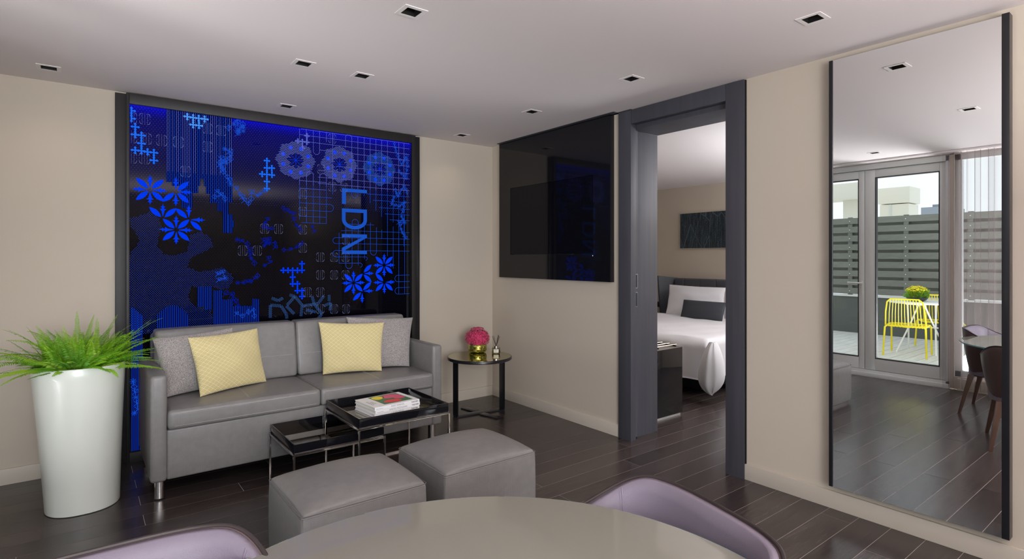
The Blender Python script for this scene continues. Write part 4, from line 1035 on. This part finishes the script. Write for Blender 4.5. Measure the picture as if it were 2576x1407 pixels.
# ------------------------------------------------------------------ glass doors, window, curtains
XG = -4.06
def leaf(name, label, y0, y1, handle):
    t = thing(name, label, 'door', (XG, (y0+y1)/2, .06)); s = .085; x0, x1 = XG-.03, XG+.03; z0, z1 = .075, 2.36; zg0, zg1 = .205, 2.272
    A = M['aluminium']
    gy0, gy1 = y0+(.06 if handle else .058), y1-(.066 if handle else .106)
    for n_, a in (('stile', (y0, gy0, z0, z1)), ('stile', (gy1, y1, z0, z1)), ('bottom_rail', (gy0, gy1, z0, zg0)), ('top_rail', (gy0, gy1, zg1, z1))): bx(n_, A, t, x0, x1, *a, bevel=.003)
    g = .008
    MB().box(x0+.006, x1-.002+.004, gy0, gy0+g, zg0, zg1).box(x0+.006, x1+.002, gy1-g, gy1, zg0, zg1).box(x0+.006, x1+.002, gy0, gy1, zg0, zg0+g).box(x0+.006, x1+.002, gy0, gy1, zg1-g, zg1).build('gasket', M['gasket'], t)
    MB().quad((XG, gy0+g, zg0+g), (XG, gy1-g, zg0+g), (XG, gy1-g, zg1-g), (XG, gy0+g, zg1-g)).build('pane', M['glass'], t)
    if handle:
        yh = -1.853
        bx('handle_plate', M['steel'], t, x1, x1+.006, yh-.015, yh+.015, 1.035, 1.095, bevel=.002)
        bx('lock_plate', M['steel'], t, x1, x1+.006, yh-.012, yh+.012, .935, .995, bevel=.002)
        MB().tube([(x1+.006, yh, 1.065), (x1+.045, yh, 1.065), (x1+.05, yh+.02, 1.065), (x1+.05, yh+.13, 1.065)], .009, 8).build('handle', M['steel'], t, smooth=True)
    return t
df0 = MB().box(XO+.01, -4.0, -1.12, -1.08, 0, 2.425).box(XO+.01, -4.0, -2.69, -2.655, 0, 2.425).box(XO+.01, -4.0, -2.69, -1.08, 2.365, 2.425).box(XO+.01, -4.0, -2.69, -1.08, 0, .07).box(-4.0, -3.965, -2.69, -1.08, .0, .045)
structure('door_1', df0, M['aluminium'], bevel=.002)
leaf('glass_door', 'grey aluminium glazed terrace door with the lever handle, left in the mirror', -1.885, -1.12, True)
leaf('glass_door', 'grey aluminium glazed terrace door fixed leaf with the yellow chairs behind, in the mirror', -2.655, -1.889, False)
def window(n, y0, y1):
    mb = MB(); x0, x1 = XG-.03, XG+.03; s = .06; z0, z1 = .13, 2.425; ym = (y0+y1)/2
    mb.box(x0, x1, y0, y0+s, z0, z1).box(x0, x1, y1-s, y1, z0, z1).box(x0, x1, y0, y1, z0, z0+s).box(x0, x1, y0, y1, z1-s, z1)
    w_ = structure('window_%d' % n, mb, M['aluminium'], bevel=.003)
    MB().quad((XG, y0+s, z0+s), (XG, y1-s, z0+s), (XG, y1-s, z1-s), (XG, y0+s, z1-s)).build('pane', M['glass'], w_)
window(1, -4.62, -2.725); window(2, -6.6, -4.8)
mb = MB(); mb.box(.75, 3.45, -4.13, -4.09, .15, .2).box(.75, 3.45, -4.13, -4.09, 2.2, 2.25).box(.75, .8, -4.13, -4.09, .2, 2.2).box(3.4, 3.45, -4.13, -4.09, .2, 2.2).box(2.07, 2.13, -4.13, -4.09, .2, 2.2)
w3 = structure('window_3', mb, M['aluminium']); MB().quad((.8, -4.11, .2), (3.4, -4.11, .2), (3.4, -4.11, 2.2), (.8, -4.11, 2.2)).build('pane', M['glass'], w3)
structure('trim_2', MB().box(-4.0, -3.86, -7.5, -.02, HC-.018, HC-.002), M['ceiling'])
def sheer():
    m = bpy.data.materials.new('mauve_sheer'); m.use_nodes = True; nt = m.node_tree; nt.nodes.clear()
    t = nt.nodes.new('ShaderNodeBsdfTransparent'); d = nt.nodes.new('ShaderNodeBsdfDiffuse'); tl = nt.nodes.new('ShaderNodeBsdfTranslucent')
    d.inputs[0].default_value = (*srgb(150, 138, 140), 1); tl.inputs[0].default_value = (*srgb(160, 146, 146), 1)
    a = nt.nodes.new('ShaderNodeMixShader'); a.inputs[0].default_value = .5; nt.links.new(d.outputs[0], a.inputs[1]); nt.links.new(tl.outputs[0], a.inputs[2])
    # the weave closes up where the cloth turns away from the eye
    lw = nt.nodes.new('ShaderNodeLayerWeight'); lw.inputs[0].default_value = .35
    mr = nt.nodes.new('ShaderNodeMapRange'); mr.inputs[3].default_value = .20; mr.inputs[4].default_value = .95; nt.links.new(lw.outputs['Facing'], mr.inputs[0])
    b = nt.nodes.new('ShaderNodeMixShader'); nt.links.new(mr.outputs[0], b.inputs[0]); nt.links.new(t.outputs[0], b.inputs[1]); nt.links.new(a.outputs[0], b.inputs[2])
    o = nt.nodes.new('ShaderNodeOutputMaterial'); nt.links.new(b.outputs[0], o.inputs[0]); return m
M['sheer'] = sheer()
def curtain(label, y0, y1, waves, amp, seed):
    r = random.Random(seed); n = int(waves*14); ph = [r.uniform(0, 6) for _ in range(4)]; vs = []; K = 14; x0 = -3.925
    for j in range(K+1):
        z = .025+(HC-.025-.02)*j/K
        for i in range(n+1):
            t = i/n; f = 1-.12*(1-j/K)*math.sin(t*7+ph[0])
            a = t*waves*2*math.pi
            x = x0+amp*f*(math.sin(a+.6*math.sin(a*.37+ph[1]))*.7+.3*math.sin(a*.53+ph[2]+.4*(1-j/K)))
            y = y0+(y1-y0)*t+amp*.35*math.sin(2*a+ph[3])
            vs.append((x, y, z))
    fs = [(j*(n+1)+i, j*(n+1)+i+1, (j+1)*(n+1)+i+1, (j+1)*(n+1)+i) for j in range(K) for i in range(n)]
    o = MB().add(vs, fs).build('sheer_curtain', M['sheer'], None, smooth='all'); tag(o, label, 'curtain', 'sheer curtains on the window wall')
curtain('mauve sheer curtain bunched beside the glass doors, at the left edge of the mirror', -1.58, -1.10, 7, .028, 3)
curtain('mauve sheer curtain hanging over the window beside the glass doors, seen in the mirror', -3.62, -2.66, 9, .036, 4)

# ------------------------------------------------------------------ terrace
M['deck'] = mat('pale_grey_decking', srgb(214, 214, 208), .6, vary=(3, .12, (1, 8, 1)))
M['fence'] = mat('olive_grey_slats', srgb(112, 115, 106), .6, vary=(8, .08, (1, 1, 4)))
M['parapet'] = mat('dark_parapet_panel', srgb(84, 88, 82), .4)
M['cap'] = mat('pale_coping', srgb(214, 216, 212), .5)
M['building'] = mat('pale_render', srgb(232, 228, 212), .7)
XF = -8.14
terr = structure('floor_terrace', MB().box(XF, XO, -6.5, 3.2, -.15, -.045), M['parapet'])
yy = 3.2
while yy > -6.4:
    MB().box(XF, XO, yy-.143, yy-.003, -.045, -.02).build('plank', M['deck'], terr); yy -= .146
par = structure('trim_3', MB().box(XF-.12, XF, -6.5, 3.2, -.02, .645), M['parapet'])
structure('trim_4', MB().box(XF-.14, XF+.03, -6.5, 3.2, .645, .675), M['cap'])
fe = thing('slatted_fence', 'olive grey slatted screen fence on the terrace parapet, in the mirror', 'fence', (XF-.05, -1.5, .675))
pitch = .1615
posts = [-.136-.888*k for k in range(-3, 7)]
for y in posts: MB().box(XF-.085, XF-.035, y-.035, y+.035, .675, 2.105).build('post', M['fence'], fe, bevel=.002)
sc_mb = MB()
for i in range(9):
    z = .69+pitch*i
    for a in range(0, len(posts)-1, 3):
        y1, y0 = posts[a]-.0015, posts[min(a+3, len(posts)-1)]+.0015
        MB().box(XF-.034, XF-.018, y0, y1, z, z+.108).build('slat', M['fence'], fe)
        if i < 8: MB().box(XF-.118, XF-.102, y0, y1, z+.088, z+.088+.108).build('slat', M['fence'], fe)
    for y in posts: sc_mb.lathe((0, 0, 0), [(.001, 0)], 3) if False else sc_mb.box(XF-.018, XF-.0165, y-.007, y+.007, z+.045, z+.06)
sc_mb.build('screw_cap', M['cap'], fe, kind='stuff')
def mxp(px, py, X): return mir(onx(px, py, -.1-X))
# buildings behind the fence
XBd = -13.0; a = mxp(2213, 475, XBd); b = mxp(2286, 502, XBd)
bd = thing('white_building', 'white cube-shaped plant room on the roof behind the fence, in the mirror', 'building', (XBd, (a.y+b.y)/2, -1))
ya, yb, zt = a.y, b.y, a.z
MB().box(XBd-.7, XBd, yb, ya, -1, zt-.42).build('wall', M['building'], bd, bevel=.01)
MB().box(XBd-.73, XBd+.03, yb-.03, ya+.03, zt-.40, zt).build('parapet_block', M['building'], bd, bevel=.01)
MB().box(XBd+.0, XBd+.02, (ya*.62+yb*.38)-.02, (ya*.62+yb*.38)+.02, -1, zt-.42).build('corner_joint', M['cap'], bd)
XB2 = -10.6; a = mxp(2160, 458, XB2); c = mxp(2160, 500, XB2)
b2 = thing('canopy_building', 'white roofed penthouse with a projecting flat canopy behind the fence, left in the mirror', 'building', (XB2, a.y+2, -1))
MB().box(XB2-.9, XB2, a.y-.05, a.y+4.0, a.z-.34, a.z).build('canopy', M['building'], b2, bevel=.01)
MB().box(XB2-.85, XB2-.45, a.y+.05, a.y+.5, -1, a.z-.34).build('wall', M['building'], b2)
MB().box(XB2-.85, XB2-.5, a.y+.9, a.y+4, -1, a.z-.34).build('wall', M['building'], b2)
b3 = thing('distant_block', 'small grey building top far beyond the slatted fence, in the mirror', 'building', (-22, -1, -1))
q = mxp(2345, 521, -22)
MB().box(-24, -22, q.y-.5, q.y+.35, -1, q.z).box(-23.6, -22.4, q.y-.3, q.y+.1, q.z, q.z+.12).build('wall', mat('distant_grey', srgb(150, 158, 164), .8), b3)

# terrace table, chairs, flower bowl
M['yellow'] = mat('yellow_powder_coat', srgb(238, 218, 20), .35)
M['white_metal'] = mat('white_powder_coat', srgb(236, 236, 232), .4)
ttx, tty = -6.55, -1.72; tzt = .72
tt = thing('terrace_table', 'round white terrace table with crossed legs, seen in the mirror', 'table', (ttx, tty, -.02))
MB().lathe((ttx, tty, tzt), [(.001, -.022), (.40, -.022), (.405, -.018), (.405, -.003), (.40, 0), (.001, 0)], 48).build('tabletop', M['white_metal'], tt, smooth=True)
for s in (1, -1):
    for u in (1, -1):
        MB().tube([(ttx+.26*s, tty+.24*u, -.02), (ttx-.02*s, tty+.16*u, .35), (ttx-.26*s, tty+.10*u, tzt-.022)], .011, 8).build('leg', M['white_metal'], tt, smooth=True)
MB().tube([(ttx-.26, tty-.12, tzt-.03), (ttx-.26, tty+.12, tzt-.03)], .009, 6).tube([(ttx+.26, tty-.12, tzt-.03), (ttx+.26, tty+.12, tzt-.03)], .009, 6).tube([(ttx-.01, tty-.2, .35), (ttx-.01, tty+.2, .35)], .009, 6).build('stretcher', M['white_metal'], tt, smooth=True)
def wire_chair(label):
    """back on local -x... +x; origin under the seat"""
    t = thing('wire_chair', label, 'chair', (0, 0, 0), 'yellow wire chairs on the terrace'); hw = .235
    sz = .42
    for sy in (1, -1):
        MB().tube([(.27, sy*.25, 0), (.235, sy*.235, .40), (.22, sy*.215, sz)], .0115, 8).build('leg', M['yellow'], t, smooth=True)
        MB().tube([(-.25, sy*.24, 0), (-.22, sy*.235, .40), (-.20, sy*.215, sz)], .0115, 8).build('leg', M['yellow'], t, smooth=True)
    MB().tube([(-.21, -.20, sz), (-.22, .20, sz), (-.16, .235, sz), (.19, .235, sz), (.225, .20, sz), (.225, -.20, sz), (.19, -.235, sz), (-.16, -.235, sz)], .010, 8, closed=True).build('seat_frame', M['yellow'], t, smooth=True)
    MB().tube([(.19, -.235, sz), (.235, -.225, .62), (.25, -.205, .76), (.265, -.165, .80), (.265, .165, .80), (.25, .205, .76), (.235, .225, .62), (.19, .235, sz)], .010, 8).build('back_frame', M['yellow'], t, smooth=True)
    for k in range(11):
        y = -.19+.38*k/10
        MB().tube([(-.215, y, sz), (-.05, y*.97, sz-.022), (.12, y*.97, sz-.022), (.215, y, sz+.01), (.25, y*.95, .60), (.265, y*.86, .80)], .0055, 6).build('rod', M['yellow'], t, smooth=True)
    m_ = MB()
    for x in (-.1, .0, .1): m_.tube([(x, -.235, sz), (x, 0, sz-.026), (x, .235, sz)], .005, 6)
    m_.build('cross_rods', M['yellow'], t, smooth=True)
    return t
wc = wire_chair('yellow wire chair on the terrace nearest the glass door, in front of the white table')
wc2 = copy_tree(wc)
wc.location = (-6.15, -1.67, -.02); wc.rotation_euler = (0, 0, math.radians(-8))
wc2['label'] = 'yellow wire chair on the far side of the white terrace table'
wc2.location = (-7.08, -1.80, -.02); wc2.rotation_euler = (0, 0, math.radians(150))
bp_ = thing('flower_bowl', 'dark shallow bowl of yellow flowers on the white terrace table', 'potted plant', (ttx, tty, tzt))
fx, fy = ttx+.0, tty+.06
MB().lathe((fx, fy, tzt+.0005), [(.001, 0), (.07, 0), (.115, .02), (.135, .05), (.128, .055), (.11, .04), (.001, .04)], 32).build('bowl', mat('dark_bowl', srgb(62, 72, 72), .3), bp_, smooth=True)
lv = MB(); rr = random.Random(9)
for i in range(260):
    a = i*2.4; q = rr.random()**.5; p = Vector((fx+.12*q*math.cos(a), fy+.12*q*math.sin(a), tzt+.05+rr.uniform(0, .13)*(1-q*.3)))
    d = Vector((math.cos(a)*q, math.sin(a)*q, .55)).normalized(); s_ = d.orthogonal().normalized(); L = rr.uniform(.04, .065)
    lv.add([p, p+d*L*.5+s_*L*.34, p+d*L, p+d*L*.5-s_*L*.34], [(0, 1, 2, 3)])
lv.build('leaves', leafmat('kalanchoe_leaf', srgb(120, 175, 52), srgb(160, 205, 60)), bp_, kind='stuff')
fv = MB()
for i in range(150):
    a = i*2.4; q = ((i+.5)/150)**.5; p = Vector((fx+.145*q*math.cos(a), fy+.145*q*math.sin(a), tzt+.225-.07*q*q+rr.uniform(-.012, .012)))
    n_ = Vector((math.cos(a)*q*.8, math.sin(a)*q*.8, 1)).normalized(); t1 = n_.orthogonal().normalized(); t2 = n_.cross(t1)
    for k in range(4):
        b = k*math.pi/2+i; d = t1*math.cos(b)+t2*math.sin(b); e_ = n_.cross(d); S = .014
        fv.add([p, p+d*S*.6+e_*S*.5, p+d*S+n_*.004, p+d*S*.6-e_*S*.5], [(0, 1, 2, 3)])
    if i % 3 == 0: fv.tube([(fx+(p.x-fx)*.5, fy+(p.y-fy)*.5, tzt+.06), p], .002, 3)
fv.build('blossom', mat('yellow_petal', srgb(244, 224, 30), .6), bp_, kind='stuff')

# ------------------------------------------------------------------ bedroom
con = thing('luggage_console', 'glossy black luggage console with chrome rails just inside the bedroom', 'console', (.61, -1.2, 0))
cz = .588; cy0, cy1 = -1.576, -.75
bx('body', M['black_gloss'], con, T+.012, .888, cy0, cy1, .022, cz-.004, bevel=.0015)
bx('top', M['wood_top'] if 'wood_top' in M else mat('console_top', srgb(120, 112, 106), .4), con, T+.013, .887, cy0+.001, cy1, cz-.0038, cz)
bx('plinth', M['steel'], con, T+.03, .876, cy0+.012, cy1-.01, 0, .022)
for k in range(7): MB().tube([(T+.02, cy0+.05+.075*k, cz+.016), (.87, cy0+.05+.075*k, cz+.016)], .006, 8).build('rail', M['chrome'], con, smooth=True)
for x in (T+.05, .60, .84): bx('rail_support', M['black_metal'], con, x-.004, x+.004, cy0+.03, cy1-.2, cz, cz+.012)

bed = thing('bed', 'bed with a white duvet hanging to a pointed corner, in the bedroom', 'bed', (2.5, -.4, 0))
def linen():
    m = mat('white_linen', srgb(226, 226, 230), .75, sheen=.2); return m
M['linen'] = linen()
M['linen2'] = mat('grey_linen', srgb(196, 192, 188), .8)
hy1 = onx(1657, 695, 3.45).y; hz = onx(1657, 695, 3.45).z
hb1 = onx(1692, 702, 3.5).y
M['headboard'] = mat('charcoal_leatherette', srgb(70, 72, 78), .5, bump=(200, .2))
bx('base', M['black_matt'], bed, 1.62, 3.55, -1.28, .48, .05, .26, bevel=.01)
bx('mattress', M['linen'], bed, 1.55, 3.55, -1.33, .50, .262, .47, bevel=.03)
bx('headboard_back', M['headboard'], bed, 3.60, 3.70, -1.60, hb1+.03, .10, 1.062, bevel=.01)
# winged end of the headboard
p0, p1, p2, p3 = onx(1657, 695, 3.36), onx(1694, 702, 3.62), onx(1694, 790, 3.60), onx(1664, 790, 3.38)
for za, zb_ in ((.53, .79), (.79, 1.0)):
    f0 = (za-p3.z)/(p0.z-p3.z); f1 = (zb_-p3.z)/(p0.z-p3.z)
    A0 = p3.lerp(p0, f0); A1 = p3.lerp(p0, f1 if zb_ < 1 else 1.0); B0 = Vector((3.62, hb1, za)); B1 = Vector((3.62, hb1, zb_ if zb_ < 1 else 1.06))
    A0.z = za; 
    nrm = Vector((.03, .045, 0)); mb = MB(); q = [A0, B0, B1, A1]
    mb.add([*q, *[v+nrm for v in q]], [(0, 1, 2, 3)[::-1], (4, 5, 6, 7), (0, 4, 5, 1), (1, 5, 6, 2), (2, 6, 7, 3), (3, 7, 4, 0)]); mb.build('headboard_wing', M['headboard'], bed, bevel=.006)
ws = [hb1]+[onx(px, 702, 3.6).y for px in (1725.6, 1765.4, 1806.5)]; ws += [ws[-1]-.235*k for k in (1, 2, 3)]
for i in range(len(ws)-1): MB().soft(3.54, 3.62, ws[i+1]+.0005, ws[i]-.0005, .40, 1.06, .014, m=4, belly=.0).build('headboard_channel', M['headboard'], bed, smooth='all')
# duvet: a draped sheet
def duvet():
    X0, X1, Y0, Y1, Zt_ = 1.50, 3.30, -1.42, .60, .575; nx, ny = 64, 70; vs = []; rr = random.Random(3); ph = [rr.uniform(0, 6) for _ in range(8)]
    S0, S1 = -.42, 1.80; T0, T1 = -.36, (Y1-Y0)+.36
    for i in range(nx+1):
        s = S0+(S1-S0)*i/nx
        for j in range(ny+1):
            t = T0+(T1-T0)*j/ny; W = Y1-Y0; R = .07
            def fold(u, lim):   # u measured inwards from the edge; returns (inset, drop)
                if u >= R: return u, 0
                if u <= -R*.57: return 0, R+(-u-R*.57)
                a = (R-u)/(R*1.57)*math.pi/2; return R-R*math.sin(a), R-R*math.cos(a)
            x, dz1 = fold(s, 0); 
            if t < W/2: y, dz2 = fold(t, 0)
            else: y, dz2 = fold(W-t, 0); y = W-y
            z = Zt_-max(dz1, dz2)
            if dz1 > R and dz2 > R: z = Zt_-max(dz1, dz2)
            top = 1 if max(dz1, dz2) < .03 else 0
            wv = .006*math.sin(5*x+3*y+ph[0])+.004*math.sin(11*x-7*y+ph[1])+.003*math.sin(19*y+8*x+ph[2])
            z += wv*top+.012*top*math.sin(math.pi*min(1, max(0, x/1.8)))
            ox = -(.018*math.sin(13*y+ph[3])+.008*math.sin(29*y+ph[4]))*min(1, dz1/.2) if dz1 > R*.8 else 0
            oy = -(.018*math.sin(13*x+ph[5])+.008*math.sin(27*x+ph[6]))*min(1, dz2/.2)*(1 if t < W/2 else -1) if dz2 > R*.8 else 0
            if dz1 > R*.8: ox -= .02
            vs.append((X0+x+ox, Y0+y+oy, max(z, .165+.01*math.sin(9*(x+y)))))
    fs = [(i*(ny+1)+j, (i+1)*(ny+1)+j, (i+1)*(ny+1)+j+1, i*(ny+1)+j+1) for i in range(nx) for j in range(ny)]
    return MB().add(vs, fs)
dv = duvet().build('duvet', M['linen'], bed, smooth='all')
# its free corner, hanging down in a leaf shape to the floor
XK = 1.42; L_ = [(1783, 862), (1770, 885), (1760, 915), (1753, 945), (1758, 968), (1772, 985), (1787, 994)]; Rr = [(1800, 862), (1812, 885), (1820, 915), (1823, 950), (1818, 968), (1806, 984), (1789, 994)]
K = 10; vs = []
for a, b in zip(L_, Rr):
    pa, pb = onx(*a, XK), onx(*b, XK)
    for k in range(K+1):
        t = k/K; p = pa.lerp(pb, t); wd = (pb-pa).length; bul = math.sin(math.pi*t)
        vs.append(p+Vector((-.10*bul*min(1, wd/.2)-.012*math.sin(t*17), -.02*bul, 0)))
nn = len(L_)
fs = [(i*(K+1)+j, i*(K+1)+j+1, (i+1)*(K+1)+j+1, (i+1)*(K+1)+j) for i in range(nn-1) for j in range(K)]
b0 = len(vs); vs += [v+Vector((.05, .02, 0)) for v in vs]; fs += [tuple(b0+i for i in f[::-1]) for f in fs]
for i in range(nn-1):
    fs.append((i*(K+1), (i+1)*(K+1), b0+(i+1)*(K+1), b0+i*(K+1))); fs.append((i*(K+1)+K, b0+i*(K+1)+K, b0+(i+1)*(K+1)+K, (i+1)*(K+1)+K))
fo_ = MB().add(vs, fs).build('duvet_corner', M['linen'], bed, smooth='all'); sb_ = fo_.modifiers.new('smooth', 'SUBSURF'); sb_.levels = 2; sb_.render_levels = 2
# pillows
def pp(px, py, X): return onx(px, py, X)
pillow('white_pillow', M['linen'], pp(1674, 794, 3.22), pp(1822, 806, 3.22), pp(1826, 724, 3.40), pp(1684, 716, 3.40), .20, 'large white pillow standing against the headboard at the left of the bed', 'pillow', 'bed pillows', seed=8, wr=.006)
pillow('white_pillow', M['linen2'], pp(1806, 806, 3.30), pp(1950, 815, 3.30), pp(1950, 725, 3.48), pp(1800, 723, 3.47), .20, 'second pale pillow on the bed, partly hidden behind the door jamb', 'pillow', 'bed pillows', seed=9, wr=.008)
pillow('bolster_cushion', mat('charcoal_wool', srgb(62, 66, 72), .9, bump=(300, .4)), pp(1711, 800, 3.02), pp(1817, 809, 2.98), pp(1828, 762, 3.12), pp(1720, 754, 3.16), .13, 'oblong charcoal cushion lying in front of the white bed pillow', 'cushion', None, seed=10, wr=.002, bow=.03)
ns = thing('bedside_table', 'dark bedside table partly hidden at the left of the headboard', 'bedside table', (3.45, .95, 0))
bx('body', M['frame_dark'], ns, 3.25, 3.70, .72, 1.2, .06, .50, bevel=.004); bx('top', M['black_gloss'], ns, 3.24, 3.71, .71, 1.21, .5, .52, bevel=.002); bx('plinth', M['black_matt'], ns, 3.28, 3.70, .75, 1.17, 0, .06)
q = onx(1658, 766, XB)
sw = tag(bx('wall_switch', M['black_matt'], None, XB-.012, XB-.0005, q.y-.02, q.y+.06, q.z-.04, q.z+.04, bevel=.003), 'small black switch plate on the bedroom wall beside the headboard', 'switch')
def artmat():
    m = mat('scratched_blue_black_print', (.02, .03, .04), .4); nt = m.node_tree; b = nt.nodes['Principled BSDF']; tcn = [n for n in nt.nodes if n.type == 'TEX_COORD'][0]
    def noise(scale, sc, det=4):
        mp = nt.nodes.new('ShaderNodeMapping'); mp.inputs['Scale'].default_value = sc; n = nt.nodes.new('ShaderNodeTexNoise'); n.inputs['Scale'].default_value = scale; n.inputs['Detail'].default_value = det; n.inputs['Distortion'].default_value = .6
        nt.links.new(tcn.outputs['Object'], mp.inputs[0]); nt.links.new(mp.outputs[0], n.inputs[0]); return n.outputs['Fac']
    v = nt.nodes.new('ShaderNodeTexVoronoi'); v.feature = 'DISTANCE_TO_EDGE'; v.inputs['Scale'].default_value = 4; v.inputs['Randomness'].default_value = 1; mpv = nt.nodes.new('ShaderNodeMapping'); mpv.inputs['Scale'].default_value = (1, 1.4, .5); mpv.inputs['Rotation'].default_value = (.5, 0, 0); nt.links.new(tcn.outputs['Object'], mpv.inputs[0]); nt.links.new(mpv.outputs[0], v.inputs[0])
    lt_ = nt.nodes.new('ShaderNodeMath'); lt_.operation = 'LESS_THAN'; lt_.inputs[1].default_value = .012; nt.links.new(v.outputs['Distance'], lt_.inputs[0])
    a = noise(9, (1, 8, .6)); c = noise(30, (1, 1.5, 5))
    ad = nt.nodes.new('ShaderNodeMath'); ad.operation = 'MULTIPLY'; nt.links.new(a, ad.inputs[0]); nt.links.new(c, ad.inputs[1])
    r = nt.nodes.new('ShaderNodeValToRGB'); r.color_ramp.elements[0].position = .2; r.color_ramp.elements[1].position = .42; r.color_ramp.elements[0].color = (.006, .008, .014, 1); r.color_ramp.elements[1].color = (.06, .10, .125, 1)
    nt.links.new(ad.outputs[0], r.inputs[0]); mx = nt.nodes.new('ShaderNodeMix'); mx.data_type = 'RGBA'; mx.inputs[7].default_value = (.06, .095, .115, 1); nt.links.new(lt_.outputs[0], mx.inputs[0]); nt.links.new(r.outputs[0], mx.inputs[6])
    nt.links.new(mx.outputs[2], b.inputs['Base Color']); return m
pc = thing('wall_picture', 'wide dark blue-black abstract picture above the bed headboard', 'picture', (XB, -.2, 1.75))
_a = onx(1711, 538, XB-.03); _b = onx(1711, 626, XB-.03)
bx('print', artmat(), pc, XB-.035, XB-.03, -.95, _a.y-.004, _b.z+.004, _a.z-.004)
bx('mount', M['chrome'], pc, XB-.030, XB-.001, -.955, _a.y, _b.z, _a.z)
